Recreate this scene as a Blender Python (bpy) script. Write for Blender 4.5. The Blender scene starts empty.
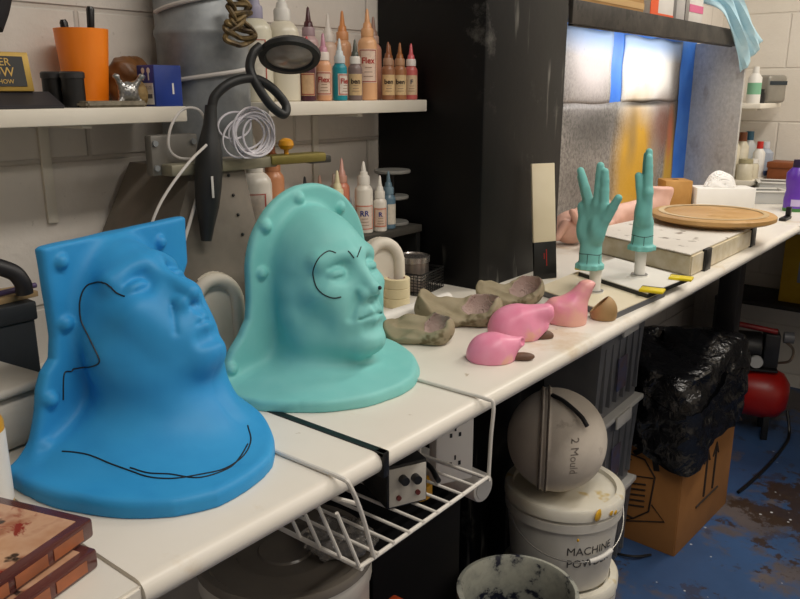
import bpy, bmesh, math, random
import numpy as np
from mathutils import Vector, Matrix, noise as mnoise
from mathutils.bvhtree import BVHTree

SC = bpy.context.scene
COL = SC.collection
rad = math.radians
random.seed(7)

# ------------------------------------------------------------------ camera, world, lamps, exposure
cam_data = bpy.data.cameras.new('camera')
cam_data.sensor_width = 36.0
cam_data.lens = 780.0 / 800.0 * 36.0
cam_data.clip_start = 0.02
cam = bpy.data.objects.new('camera', cam_data)
COL.objects.link(cam)
cam.location = (0.0, 0.0, 1.32)
cam.rotation_euler = (rad(90 - 15.034), 0.0, rad(38.827))
SC.camera = cam

SC.view_settings.view_transform = 'Standard'
SC.view_settings.look = 'None'
SC.view_settings.gamma = 1.0
SC.view_settings.use_curve_mapping = False
SC.view_settings.exposure = 0.0

world = bpy.data.worlds.new('world')
SC.world = world
world.use_nodes = True
world.node_tree.nodes['Background'].inputs[0].default_value = (1.0, 0.93, 0.84, 1)
world.node_tree.nodes['Background'].inputs[1].default_value = 0.05

def area(name, loc, size, power, color, rot=(0, 0, 0)):
    d = bpy.data.lights.new(name, 'AREA')
    d.shape = 'RECTANGLE'
    d.size, d.size_y = size
    d.energy = power
    d.color = color
    o = bpy.data.objects.new(name, d)
    COL.objects.link(o)
    o.location = loc
    o.rotation_euler = rot
    return o

WARM = (1.0, 0.93, 0.84)
CEIL = 2.55
LAMPS = [((0.10, 0.80), 18), ((-0.10, 2.75), 22), ((1.5, 0.7), 11), ((1.4, 2.5), 12)]  # last two are fill, added to brighten the wall under the shelves
for (lx, ly), pw in LAMPS:
    area('tube_and_fill_lamp', (lx, ly, CEIL - 0.09), (0.22, 1.45), pw, WARM)
# the spray booth's own strip lamp, under its hood
area('booth_lamp', (-0.965, 2.62, 1.462), (0.05, 0.8), 2.2, (1.0, 0.98, 0.95), (0, rad(38), 0))

# ------------------------------------------------------------------ colours and materials
def hx(s, k=1.0):
    v = [int(s[i:i + 2], 16) / 255.0 for i in (0, 2, 4)]
    v = [(c / 12.92 if c <= 0.04045 else ((c + 0.055) / 1.055) ** 2.4) * k for c in v]
    return (v[0], v[1], v[2], 1.0)

class NT:
    def __init__(self, name):
        self.m = bpy.data.materials.new(name)
        self.m.use_nodes = True
        self.t = self.m.node_tree
        self.b = self.t.nodes['Principled BSDF']
        self.tc = self.t.nodes.new('ShaderNodeTexCoord')
    def n(self, kind, **kw):
        nd = self.t.nodes.new('ShaderNode' + kind)
        for k, v in kw.items():
            if hasattr(nd, k) and not k[0].isupper():
                setattr(nd, k, v)
            else:
                nd.inputs[k.replace('_', ' ')].default_value = v
        return nd
    def l(self, a, b):
        self.t.links.new(a, b)
    def noise(self, scale, detail=4.0, rough=0.55, coord=None, dist=0.0):
        nd = self.n('TexNoise', Scale=scale, Detail=detail, Roughness=rough, Distortion=dist)
        self.l(coord or self.tc.outputs['Object'], nd.inputs['Vector'])
        return nd.outputs['Fac']
    def ramp(self, fac, stops):
        r = self.t.nodes.new('ShaderNodeValToRGB')
        e = r.color_ramp.elements
        while len(e) < len(stops):
            e.new(0.5)
        for el, (p, c) in zip(e, stops):
            el.position = p
            el.color = c if len(c) == 4 else (*c, 1)
        self.l(fac, r.inputs[0])
        return r.outputs[0]
    def mix(self, fac, a, b):
        m = self.t.nodes.new('ShaderNodeMix')
        m.data_type = 'RGBA'
        for sock, v in ((m.inputs[0], fac), (m.inputs[6], a), (m.inputs[7], b)):
            if isinstance(v, (float, int)):
                sock.default_value = v
            elif isinstance(v, tuple):
                sock.default_value = v
            else:
                self.l(v, sock)
        return m.outputs[2]
    def math(self, op, a, b=0.0, c=None, clamp=False):
        m = self.n('Math', operation=op)
        m.use_clamp = clamp
        for i, v in enumerate((a, b, c)):
            if v is None:
                continue
            if isinstance(v, (float, int)):
                m.inputs[i].default_value = v
            else:
                self.l(v, m.inputs[i])
        return m.outputs[0]
    def sep(self, src=None):
        s = self.t.nodes.new('ShaderNodeSeparateXYZ')
        self.l(src or self.tc.outputs['Object'], s.inputs[0])
        return s.outputs
    def bump(self, h, strength=0.3, dist=0.01, prev=None):
        b = self.n('Bump', Strength=strength, Distance=dist)
        self.l(h, b.inputs['Height'])
        if prev is not None:
            self.l(prev, b.inputs['Normal'])
        self.l(b.outputs[0], self.b.inputs['Normal'])
        return b.outputs[0]
    def color(self, c):
        if isinstance(c, tuple):
            self.b.inputs['Base Color'].default_value = c
        else:
            self.l(c, self.b.inputs['Base Color'])
    def set(self, rough=None, metal=None, trans=None, alpha=None, spec=None, coat=None, sss=None):
        for k, v in (('Roughness', rough), ('Metallic', metal), ('Transmission Weight', trans), ('Alpha', alpha),
                     ('Specular IOR Level', spec), ('Coat Weight', coat), ('Subsurface Weight', sss)):
            if v is not None:
                self.b.inputs[k].default_value = v

MATS = {}
def mat(name, c1, c2=None, scale=8.0, lo=0.35, hi=0.65, rough=0.5, metal=0.0, bump=0.0, bscale=60.0, bdist=0.003, trans=None,
        spec=None, c3=None, s3=30.0, p3=0.66, coat=None, detail=4.0):
    """two mottled colours, an optional third in small spots, optional bump"""
    if name in MATS:
        return MATS[name]
    t = NT(name)
    a = hx(c1) if isinstance(c1, str) else c1
    col = a
    if c2:
        b = hx(c2) if isinstance(c2, str) else c2
        col = t.ramp(t.noise(scale, detail), [(lo, a), (hi, b)])
    if c3:
        c = hx(c3) if isinstance(c3, str) else c3
        f = t.ramp(t.noise(s3, 3.0), [(p3, (0, 0, 0, 1)), (p3 + 0.05, (1, 1, 1, 1))])
        col = t.mix(f, col, c)
    t.color(col)
    t.set(rough=rough, metal=metal, trans=trans, spec=spec, coat=coat)
    if bump:
        t.bump(t.noise(bscale, 5.0), bump, bdist)
    MATS[name] = t.m
    return t.m

# ------------------------------------------------------------------ objects
def tag(o, label=None, cat=None, group=None, kind=None):
    if label: o['label'] = label
    if cat: o['category'] = cat
    if group: o['group'] = group
    if kind: o['kind'] = kind
    return o

def thing(name, label, cat, loc=(0, 0, 0), rz=0.0, group=None):
    o = bpy.data.objects.new(name, None)
    o.empty_display_size = 0.05
    COL.objects.link(o)
    o.location = loc
    o.rotation_euler = (0, 0, rz)
    return tag(o, label, cat, group)

class MB:
    """collects shapes; build() links them as one mesh object"""
    def __init__(self):
        self.v, self.f, self.s = [], [], []
    def add(self, vs, fs, smooth=False, M=None):
        k = len(self.v)
        self.v += [tuple(M @ Vector(p)) for p in vs] if M is not None else [tuple(p) for p in vs]
        self.f += [tuple(i + k for i in f) for f in fs]
        self.s += [smooth] * len(fs)
        return self
    def box(self, lo, hi, bev=0.0, M=None, seg=2):
        bm = bmesh.new()
        bmesh.ops.create_cube(bm, size=1.0)
        for v in bm.verts:
            v.co = Vector([lo[i] + (v.co[i] + 0.5) * (hi[i] - lo[i]) for i in range(3)])
        if bev:
            bmesh.ops.bevel(bm, geom=bm.edges[:], offset=bev, segments=seg, affect='EDGES', profile=0.5)
        self.bm(bm, bev > 0, M)
        return self
    def bm(self, bm, smooth=False, M=None):
        bm.verts.ensure_lookup_table()
        bm.verts.index_update()
        self.add([v.co.copy() for v in bm.verts], [[v.index for v in f.verts] for f in bm.faces], smooth, M)
        bm.free()
    def tube(self, pts, r, n=10, cap=True, M=None, closed=False):
        pts = [Vector(p) for p in pts]
        rs = r if isinstance(r, (list, tuple)) else [r] * len(pts)
        vs, fs = [], []
        N = len(pts)
        up = None
        for i, p in enumerate(pts):
            if closed:
                d = pts[(i + 1) % N] - pts[i - 1]
            else:
                d = pts[min(i + 1, N - 1)] - pts[max(i - 1, 0)]
            d = d.normalized() if d.length > 1e-9 else Vector((0, 0, 1))
            if up is None:
                up = Vector((0, 0, 1)) if abs(d.z) < 0.9 else Vector((1, 0, 0))
            a = d.cross(up)
            if a.length < 1e-6:
                a = d.cross(Vector((0.3, 0.5, 0.8)))
            a.normalize()
            b = a.cross(d).normalized()
            up = b
            for k in range(n):
                t = 2 * math.pi * k / n
                vs.append(p + (a * math.cos(t) + b * math.sin(t)) * rs[i])
        m = N if closed else N - 1
        for i in range(m):
            j = (i + 1) % N
            for k in range(n):
                fs.append((i * n + k, i * n + (k + 1) % n, j * n + (k + 1) % n, j * n + k))
        if cap and not closed:
            fs.append(tuple(range(n))[::-1])
            fs.append(tuple((N - 1) * n + k for k in range(n)))
        return self.add(vs, fs, True, M)
    def lathe(self, prof, n=28, M=None, a0=0.0, a1=None, smooth=True, cap=False):
        vs, fs = [], []
        full = a1 is None
        span = 2 * math.pi if full else a1 - a0
        cnt = n if full else n + 1
        for (r, z) in prof:
            for k in range(cnt):
                t = a0 + span * k / n
                vs.append((r * math.cos(t), r * math.sin(t), z))
        for i in range(len(prof) - 1):
            for k in range(n):
                k2 = (k + 1) % cnt
                fs.append((i * cnt + k, i * cnt + k2, (i + 1) * cnt + k2, (i + 1) * cnt + k))
        if full and cap:
            if prof[0][0] > 1e-6: fs.append(tuple(range(cnt))[::-1])
            if prof[-1][0] > 1e-6: fs.append(tuple((len(prof) - 1) * cnt + k for k in range(cnt)))
        return self.add(vs, fs, smooth, M)
    def cyl(self, c, r, h, n=24, axis='z', bev=0.0, M=None):
        e = min(bev, r * 0.5, h * 0.4)
        prof = [(r, 0), (r, h)] if not e else [(r - e, 0), (r - e * .3, e * .3), (r, e), (r, h - e), (r - e * .3, h - e * .3), (r - e, h)]
        T = Matrix.Translation(Vector(c))
        if axis == 'x': T = T @ Matrix.Rotation(rad(90), 4, 'Y')
        if axis == 'y': T = T @ Matrix.Rotation(rad(-90), 4, 'X')
        return self.lathe(prof, n, (M @ T) if M is not None else T, cap=True)
    def prism(self, poly, z0, z1, M=None, bev=0.0):
        bm = bmesh.new()
        lo = [bm.verts.new((x, y, z0)) for x, y in poly]
        f = bm.faces.new(lo)
        r = bmesh.ops.extrude_face_region(bm, geom=[f])
        for v in r['geom']:
            if isinstance(v, bmesh.types.BMVert):
                v.co.z = z1
        bmesh.ops.recalc_face_normals(bm, faces=bm.faces[:])
        if bev:
            bmesh.ops.bevel(bm, geom=bm.edges[:], offset=bev, segments=2, affect='EDGES')
        self.bm(bm, False, M)
        return self
    def sphere(self, c, r, n=20, M=None, sc=(1, 1, 1)):
        prof = [(math.sin(math.pi * i / (n // 2)) * r, -math.cos(math.pi * i / (n // 2)) * r) for i in range(n // 2 + 1)]
        T = Matrix.Translation(Vector(c)) @ Matrix.Diagonal((*sc, 1))
        return self.lathe(prof, n, (M @ T) if M is not None else T)
    def build(self, name, m, parent=None, sharp=40):
        me = bpy.data.meshes.new(name)
        me.from_pydata(self.v, [], self.f)
        me.validate()
        me.update()
        if len(me.polygons) == len(self.s):
            me.polygons.foreach_set('use_smooth', self.s)
        if any(self.s):
            try: me.set_sharp_from_angle(angle=rad(sharp))
            except Exception: pass
        me.materials.append(m)
        o = bpy.data.objects.new(name, me)
        COL.objects.link(o)
        if parent is not None:
            o.parent = parent
        return o

def rotM(loc=(0, 0, 0), rx=0, ry=0, rz=0):
    return Matrix.Translation(Vector(loc)) @ Matrix.Rotation(rz, 4, 'Z') @ Matrix.Rotation(ry, 4, 'Y') @ Matrix.Rotation(rx, 4, 'X')

def smooth_path(pts, n=8, closed=False):
    """Catmull-Rom through the points"""
    P = [Vector(p) for p in pts]
    out = []
    N = len(P)
    rng = N if closed else N - 1
    for i in range(rng):
        p0 = P[(i - 1) % N] if (closed or i > 0) else P[0] * 2 - P[1]
        p1, p2 = P[i], P[(i + 1) % N]
        p3 = P[(i + 2) % N] if (closed or i + 2 < N) else P[-1] * 2 - P[-2]
        for k in range(n):
            t = k / n
            out.append(0.5 * ((2 * p1) + (p2 - p0) * t + (2 * p0 - 5 * p1 + 4 * p2 - p3) * t * t + (3 * p1 - p0 - 3 * p2 + p3) * t ** 3))
    if not closed:
        out.append(P[-1])
    return out

def text_geo(s, size, ext=0.0004, bold=0.0):
    c = bpy.data.curves.new('lettering', 'FONT')
    c.body = s
    c.size = size
    c.extrude = ext
    c.offset = bold
    c.align_x = 'CENTER'
    c.align_y = 'CENTER'
    c.resolution_u = 3
    o = bpy.data.objects.new('lettering', c)
    COL.objects.link(o)
    dg = bpy.context.evaluated_depsgraph_get()
    me = bpy.data.meshes.new_from_object(o.evaluated_get(dg))
    vs = [v.co.copy() for v in me.vertices]
    fs = [tuple(p.vertices) for p in me.polygons]
    bpy.data.objects.remove(o)
    bpy.data.curves.remove(c)
    bpy.data.meshes.remove(me)
    return vs, fs

def wrap(vs, r, ang, z):
    """lettering laid round an upright cylinder; ang = direction it faces"""
    return [((r + p.z) * math.cos(ang + p.x / r), (r + p.z) * math.sin(ang + p.x / r), z + p.y) for p in vs]

# ------------------------------------------------------------------ sculpting: signed distance fields meshed by surface nets
def smin(a, b, k):
    h = np.clip(0.5 + 0.5 * (b - a) / k, 0, 1)
    return b + (a - b) * h - k * h * (1 - h)
def smax(a, b, k):
    return -smin(-a, -b, k)
def ell(p, c, r):
    q = [(p[i] - c[i]) for i in range(3)]
    k0 = np.sqrt(sum((q[i] / r[i]) ** 2 for i in range(3))) + 1e-9
    k1 = np.sqrt(sum((q[i] / r[i] ** 2) ** 2 for i in range(3))) + 1e-9
    return k0 * (k0 - 1) / k1
def cone(p, a, b, ra, rb):
    ab = [b[i] - a[i] for i in range(3)]
    L = sum(x * x for x in ab) + 1e-12
    t = np.clip(sum((p[i] - a[i]) * ab[i] for i in range(3)) / L, 0, 1)
    d = np.sqrt(sum((p[i] - a[i] - t * ab[i]) ** 2 for i in range(3)))
    return d - (ra + t * (rb - ra))
def rbox(p, c, h, r):
    q = [np.abs(p[i] - c[i]) - (h[i] - r) for i in range(3)]
    o = np.sqrt(sum(np.maximum(x, 0) ** 2 for x in q))
    return o + np.minimum(np.maximum(np.maximum(q[0], q[1]), q[2]), 0) - r

def wob(p, s, seed=0.0):
    """smooth irregular field, about -1..1"""
    x, y, z = p[0] * s + seed, p[1] * s + seed * 1.7, p[2] * s - seed
    return (np.sin(x * 1.0 + 1.3 * np.sin(y * 0.9 + z * 0.4)) + np.sin(y * 1.27 + 1.1 * np.sin(z * 1.1 + x * 0.6)) + np.sin(z * 0.93 + 1.2 * np.sin(x * 0.8 - y * 0.7))) / 3.0

def nets(fn, lo, hi, h):
    """naive surface nets: fn(p) -> field, negative inside"""
    ax = [np.arange(lo[i] - h * 1.5, hi[i] + h * 2.5, h) for i in range(3)]
    P = np.meshgrid(*ax, indexing='ij')
    F = fn(P).astype(np.float64)
    F[np.abs(F) < 1e-9] = 1e-9
    S = F < 0
    nx, ny, nz = [len(a) - 1 for a in ax]
    acc = np.zeros((nx, ny, nz, 3))
    cnt = np.zeros((nx, ny, nz))
    offs = [(i, j, k) for i in (0, 1) for j in (0, 1) for k in (0, 1)]
    sl = lambda A, o: A[o[0]:o[0] + nx, o[1]:o[1] + ny, o[2]:o[2] + nz]
    for o in offs:
        for d in range(3):
            if o[d]: continue
            e = list(o); e[d] = 1
            a, b = sl(F, o), sl(F, e)
            cr = (a < 0) != (b < 0)
            t = np.where(cr, a / np.where(cr, a - b, 1), 0)
            cnt += cr
            for k in range(3):
                acc[..., k] += cr * ((o[k] if k != d else t))
    act = cnt > 0
    idx = -np.ones((nx, ny, nz), int)
    idx[act] = np.arange(act.sum())
    I = np.argwhere(act)
    V = acc[act] / cnt[act][:, None] + I
    V = np.stack([ax[k][0] + V[:, k] * h for k in range(3)], 1)
    quads = []
    for d in range(3):
        u, w = (d + 1) % 3, (d + 2) % 3
        a = S[:-1, :, :] if d == 0 else (S[:, :-1, :] if d == 1 else S[:, :, :-1])
        b = S[1:, :, :] if d == 0 else (S[:, 1:, :] if d == 1 else S[:, :, 1:])
        E = np.argwhere(a != b)
        ins = a[tuple(E.T)]
        ok = (E[:, u] > 0) & (E[:, w] > 0) & (E[:, u] < (nx, ny, nz)[u]) & (E[:, w] < (nx, ny, nz)[w])
        E, ins = E[ok], ins[ok]
        def cell(du, dw):
            c = E.copy(); c[:, u] -= du; c[:, w] -= dw
            return idx[tuple(c.T)]
        q = np.stack([cell(1, 1), cell(0, 1), cell(0, 0), cell(1, 0)], 1)
        q[~ins] = q[~ins][:, ::-1]
        quads.append(q)
    Q = np.concatenate(quads)
    Q = Q[(Q >= 0).all(1)]
    return V, Q

def sculpt(name, m, fn, lo, hi, h, parent=None, relax=1):
    V, Q = nets(fn, lo, hi, h)
    for _ in range(relax):
        acc = np.zeros_like(V); c = np.zeros(len(V))
        for i in range(4):
            j = (i + 1) % 4
            np.add.at(acc, Q[:, i], V[Q[:, j]]); np.add.at(c, Q[:, i], 1)
            np.add.at(acc, Q[:, j], V[Q[:, i]]); np.add.at(c, Q[:, j], 1)
        V = V * 0.5 + 0.5 * acc / np.maximum(c, 1)[:, None]
    me = bpy.data.meshes.new(name)
    me.from_pydata(V.tolist(), [], Q.tolist())
    me.update()
    me.polygons.foreach_set('use_smooth', [True] * len(me.polygons))
    me.materials.append(m)
    o = bpy.data.objects.new(name, me)
    COL.objects.link(o)
    if parent is not None:
        o.parent = parent
    return o

def bvh(o):
    me = o.data
    return BVHTree.FromPolygons([v.co for v in me.vertices], [tuple(p.vertices) for p in me.polygons])


# ================================================================== THE SETTING
WALL_X, BACK_Y, TOP = -1.18, 3.75, 0.90

def block_wall_mat(name, ax, c1, c2, mort, zoff=0.06, mk=0.4):
    t = NT(name)
    s = t.sep()
    cmb = t.n('CombineXYZ')
    t.l(s[ax], cmb.inputs[0])
    t.l(t.math('ADD', s[2], zoff), cmb.inputs[1])
    br = t.n('TexBrick')
    t.l(cmb.outputs[0], br.inputs['Vector'])
    br.inputs['Scale'].default_value = 1.0
    br.inputs['Mortar Size'].default_value = 0.005
    br.inputs['Mortar Smooth'].default_value = 0.6
    br.inputs['Brick Width'].default_value = 0.45
    br.inputs['Row Height'].default_value = 0.225
    br.offset = 0.5
    n = t.noise(5.0, 5.0)
    base = t.ramp(n, [(0.3, hx(c1)), (0.7, hx(c2))])
    pits = t.ramp(t.noise(85.0, 2.0), [(0.70, (0, 0, 0, 1)), (0.75, (1, 1, 1, 1))])
    base = t.mix(t.math('MULTIPLY', pits, 0.35), base, hx(mort))
    col = t.mix(t.math('MULTIPLY', br.outputs['Fac'], mk), base, hx(mort))
    t.color(col)
    t.set(rough=0.62)
    b = t.bump(t.math('MULTIPLY', br.outputs['Fac'], -1.0), 0.6, 0.006)
    t.bump(t.noise(60.0, 4.0), 0.35, 0.004, prev=b)
    return t.m

m_wall = block_wall_mat('painted_block', 1, 'dad3c9', 'e3dcd3', 'aea59a', 0.135)
m_wall_back = block_wall_mat('painted_block_back', 0, 'ddd6ca', 'e6e0d5', 'c9c1b5', 0.165, 0.25)

def struct(o, label=None):
    return tag(o, label, None, None, 'structure')

X1, Y0 = 2.6, -1.3
struct(MB().box((WALL_X - 0.1, Y0, 0), (WALL_X, BACK_Y + 0.1, 2.6)).build('wall_left', m_wall))
struct(MB().box((WALL_X, BACK_Y, 0), (X1, BACK_Y + 0.1, 2.6)).build('wall_back', m_wall_back))
struct(MB().box((X1, Y0, 0), (X1 + 0.1, BACK_Y + 0.1, 2.6)).build('wall_right', m_wall))
struct(MB().box((WALL_X - 0.1, Y0 - 0.1, 0), (X1 + 0.1, Y0, 2.6)).build('wall_front', m_wall))
struct(MB().box((WALL_X - 0.1, Y0 - 0.1, 2.6), (X1 + 0.1, BACK_Y + 0.1, 2.7)).build('ceiling', mat('ceiling_paint', 'd8d2c8', 'cfc8bd', 3)))

# floor: worn blue paint, brown patches where it has rubbed off, white specks
t = NT('worn_blue_floor')
blue = t.ramp(t.noise(2.5, 5), [(0.3, hx('2d4569')), (0.7, hx('3b5b88'))])
dirt = t.ramp(t.noise(1.7, 8.0, 0.62), [(0.40, hx('6b5d4f')), (0.60, hx('54493f'))])
f1 = t.ramp(t.noise(2.3, 9.0, 0.68), [(0.50, (0, 0, 0, 1)), (0.56, (1, 1, 1, 1))])
col = t.mix(t.math('MULTIPLY', f1, 0.8), blue, dirt)
fs_ = t.sep()
dx = t.math('DIVIDE', t.math('ADD', fs_[0], 0.40), 0.30)
dy = t.math('DIVIDE', t.math('SUBTRACT', fs_[1], 2.60), 0.48)
worn = t.math('SUBTRACT', 1.0, t.math('SQRT', t.math('ADD', t.math('MULTIPLY', dx, dx), t.math('MULTIPLY', dy, dy))), None, True)
f3 = t.ramp(t.math('ADD', t.noise(9.0, 9.0, 0.75), t.math('MULTIPLY', worn, 0.22)), [(0.615, (0, 0, 0, 1)), (0.64, (1, 1, 1, 1))])
f2 = t.ramp(t.noise(7.0, 8.0, 0.7), [(0.57, (0, 0, 0, 1)), (0.60, (1, 1, 1, 1))])
col = t.mix(t.math('MULTIPLY', f2, 0.5), col, hx('38291c'))
col = t.mix(t.math('MULTIPLY', f3, 0.9), col, hx('3a2a1b'))
vor = t.n('TexVoronoi', Scale=26.0)
t.l(t.tc.outputs['Object'], vor.inputs['Vector'])
sp = t.ramp(vor.outputs['Distance'], [(0.09, (1, 1, 1, 1)), (0.13, (0, 0, 0, 1))])
sp = t.math('MULTIPLY', sp, t.ramp(t.noise(9.0, 2.0), [(0.55, (0, 0, 0, 1)), (0.6, (1, 1, 1, 1))]))
col = t.mix(sp, col, hx('cfd3d8'))
t.color(col)
t.set(rough=0.42)
t.bump(t.noise(30, 6), 0.2, 0.002)
struct(MB().box((WALL_X - 0.1, Y0 - 0.1, -0.1), (X1 + 0.1, BACK_Y + 0.1, 0)).build('floor', t.m))

# black painted pillar standing out from the wall
t = NT('black_gloss_scuffed')
n1 = t.ramp(t.noise(9.0, 8.0, 0.7), [(0.58, (0, 0, 0, 1)), (0.70, (1, 1, 1, 1))])
mp = t.n('Mapping')
mp.inputs['Scale'].default_value = (30, 30, 3.0)
t.l(t.tc.outputs['Object'], mp.inputs['Vector'])
n2 = t.ramp(t.noise(1.0, 4.0, coord=mp.outputs[0]), [(0.60, (0, 0, 0, 1)), (0.68, (1, 1, 1, 1))])
n3 = t.ramp(t.noise(3.2, 2.0), [(0.46, (0, 0, 0, 1)), (0.56, (1, 1, 1, 1))])
scuff = t.math('MULTIPLY', t.math('ADD', t.math('MULTIPLY', n1, 0.4), t.math('MULTIPLY', n2, 0.8)), n3)
t.color(t.mix(scuff, hx('060607'), hx('77756f')))
t.set(rough=0.45, spec=0.25)
t.bump(t.noise(14, 4), 0.15, 0.004)
m_pillar = t.m
PY0, PY1, PX = 1.385, 1.735, -0.895
struct(MB().box((WALL_X, PY0, 0), (PX, PY1, 2.6), 0.006).build('wall_pillar', m_pillar), 'black painted square pillar with scuffed face')

# ================================================================== WORKTOPS
t = NT('cream_laminate')
c = t.ramp(t.noise(3.0, 5.0), [(0.35, hx('dfd9cd')), (0.65, hx('e7e2d8'))])
stain = t.ramp(t.noise(4.5, 7.0, 0.65), [(0.60, (0, 0, 0, 1)), (0.70, (1, 1, 1, 1))])
c = t.mix(t.math('MULTIPLY', stain, 0.6), c, hx('c9b28c'))
sp = t.ramp(t.noise(28.0, 4.0), [(0.71, (0, 0, 0, 1)), (0.74, (1, 1, 1, 1))])
c = t.mix(t.math('MULTIPLY', sp, 0.6), c, hx('9a8560'))
t.color(c)
t.set(rough=0.36)
t.bump(t.noise(18, 4), 0.06, 0.002)
m_lam = t.m
EDGE = -0.55

def worktop(y0, y1, name='worktop', x0=WALL_X, edge=EDGE):
    """post-formed worktop: profile in x-z swept along y, rounded nose"""
    r = 0.014
    prof = [(x0, TOP - 0.03), (x0, TOP)]
    for k in range(9):
        a = rad(90 - 180 * k / 8)
        prof.append((edge - r + r * math.cos(a), TOP - r + r * math.sin(a)))
    prof.append((edge - 0.03, TOP - 0.03))
    b = MB()
    n = len(prof)
    b.add([(x, y0, z) for x, z in prof] + [(x, y1, z) for x, z in prof],
          [(i, (i + 1) % n, n + (i + 1) % n, n + i) for i in range(n)] + [tuple(range(n))[::-1], tuple(range(n, 2 * n))], True)
    return b.build(name, m_lam, sharp=50)

tag(worktop(0.325, 0.651), 'cream laminate worktop under the blue head cast, with rounded front edge', 'worktop')
w = worktop(0.658, 2.73)
tag(w, 'long cream laminate worktop carrying the teal head cast, pink prosthetics and hand casts', 'worktop')
b = MB()
b.box((WALL_X, 2.735, TOP - 0.03), (X1 - 0.6, BACK_Y, TOP), 0.006)
tag(b.build('worktop', m_lam), 'far cream worktop turning the corner along the back wall', 'worktop')
b = MB().prism([(WALL_X, 0.3248), (-0.553, 0.3248), (-0.50, -0.2), (WALL_X, -0.2)], TOP - 0.03, TOP - 0.002, None, 0.003)
tag(b.build('worktop', m_lam), 'end piece of cream worktop at the lower left under the palettes', 'worktop')
# black strap in the joint between two worktops
b = MB()
b.box((WALL_X + 0.02, 0.6495, TOP - 0.004), (EDGE + 0.001, 0.660, TOP + 0.0015))
b.box((EDGE - 0.012, 0.6495, TOP - 0.031), (EDGE + 0.0025, 0.660, TOP + 0.0015), 0.001)
tag(b.build('joint_strip', mat('black_strip', '101010', rough=0.4)), 'black strip covering the joint across the white worktop between the head casts', 'strip')

# ================================================================== HEAD CASTS
def head_sd(p, dn=0.0):
    """closed-eyed face, +x forward, origin between the ears"""
    x, y, z = p
    a = np.abs(y)
    q = (x, a, z)
    d = ell(q, (-0.012, 0, 0.036), (0.098, 0.074, 0.094))                       # skull
    d = smin(d, ell(q, (0.030, 0, -0.015), (0.062, 0.060, 0.088)), 0.03)         # face mass
    d = smin(d, cone(q, (0.010, 0.048, -0.058), (0.068, 0.012, -0.085), 0.019, 0.018), 0.028)   # jaw
    d = smin(d, cone(q, (0.006, 0.056, 0.0), (0.010, 0.050, -0.058), 0.016, 0.016), 0.025)      # ramus
    d = smin(d, ell(q, (0.079, 0, -0.086), (0.017, 0.019, 0.015)), 0.02)          # chin
    d = smin(d, ell(q, (0.056, 0.044, -0.006), (0.026, 0.022, 0.017)), 0.022)     # cheekbone
    d = smin(d, ell(q, (0.066, 0.026, -0.035), (0.018, 0.018, 0.026)), 0.02)      # cheek
    d = smin(d, cone(q, (0.083, 0.010, 0.041), (0.064, 0.048, 0.040), 0.010, 0.010), 0.018)     # brow
    d = smax(d, -ell(q, (0.098, 0.031, 0.021), (0.024, 0.018, 0.0145)), 0.012)      # socket
    d = smin(d, ell(q, (0.0715, 0.032, 0.019), (0.0150, 0.0178, 0.0130)), 0.003)    # lids over eyeball
    d = smax(d, -cone(q, (0.0875, 0.018, 0.0135), (0.081, 0.046, 0.0125), 0.0020, 0.0018), 0.002)   # lash line
    d = smax(d, -cone(q, (0.088, 0.020, 0.0285), (0.079, 0.046, 0.028), 0.0026, 0.0024), 0.004)    # lid fold
    # nose
    d = smin(d, cone(q, (0.083, 0, 0.034), (0.108 + dn * 0.3, 0, -0.012 - dn), 0.0085, 0.0105), 0.012)
    d = smin(d, cone(q, (0.076, 0.004, 0.015), (0.088, 0.008, -0.016 - dn), 0.011, 0.013), 0.012)
    d = smin(d, ell(q, (0.096, 0.0125, -0.0175 - dn), (0.0125, 0.008, 0.009)), 0.006)
    d = smax(d, -ell(q, (0.102, 0.0065, -0.0275 - dn), (0.0065, 0.004, 0.005)), 0.003)
    # mouth
    q = (x, a, z + dn * 0.7)
    d = smin(d, ell(q, (0.074, 0, -0.048), (0.026, 0.031, 0.026)), 0.014)
    d = smin(d, cone(q, (0.0975, 0.004, -0.0430), (0.0870, 0.019, -0.0495), 0.0062, 0.003), 0.005)
    d = smin(d, cone(q, (0.0960, 0.0, -0.0575), (0.0870, 0.017, -0.0525), 0.0078, 0.0035), 0.005)
    d = smax(d, -cone(q, (0.1055, 0.0, -0.0498), (0.0900, 0.0225, -0.0510), 0.0026, 0.0018), 0.003)
    d = smax(d, -cone(q, (0.1015, 0, -0.026), (0.1045, 0, -0.040), 0.003, 0.003), 0.006)         # philtrum
    d = smax(d, -cone(q, (0.104, 0, -0.0705), (0.097, 0.016, -0.0685), 0.0075, 0.005), 0.012)     # under the lip
    d = smax(d, -cone(q, (0.094, 0.021, -0.016), (0.086, 0.034, -0.046), 0.002, 0.0025), 0.010)   # smile fold
    # ear hint under the plaster
    d = smin(d, ell(q, (0.0, 0.069, -0.030), (0.014, 0.008, 0.016)), 0.014)
    return d

def tilt(p, c0, th):
    """cast frame -> face frame"""
    dx, dz = p[0] - c0[0], p[2] - c0[1]
    c, s = math.cos(th), math.sin(th)
    return (dx * c + dz * s, p[1], -dx * s + dz * c)

def width_at(z, table):
    zs = [a for a, b in table]; ws = [b for a, b in table]
    return np.interp(z, zs, ws)

def outline(f, s, c, pts, shrink=0.0):
    """distance-like field of a plan outline given as points round a centre"""
    an = np.array([math.atan2(q[1] - c[1], q[0] - c[0]) for q in pts])
    rr = np.array([math.hypot(q[1] - c[1], q[0] - c[0]) for q in pts]) - shrink
    a = np.arctan2(s - c[1], np.maximum(f, -0.02) - c[0])
    return (np.sqrt((np.maximum(f, 0) - c[0]) ** 2 + (s - c[1]) ** 2) - np.interp(a, an, rr)) * 0.9

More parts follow.
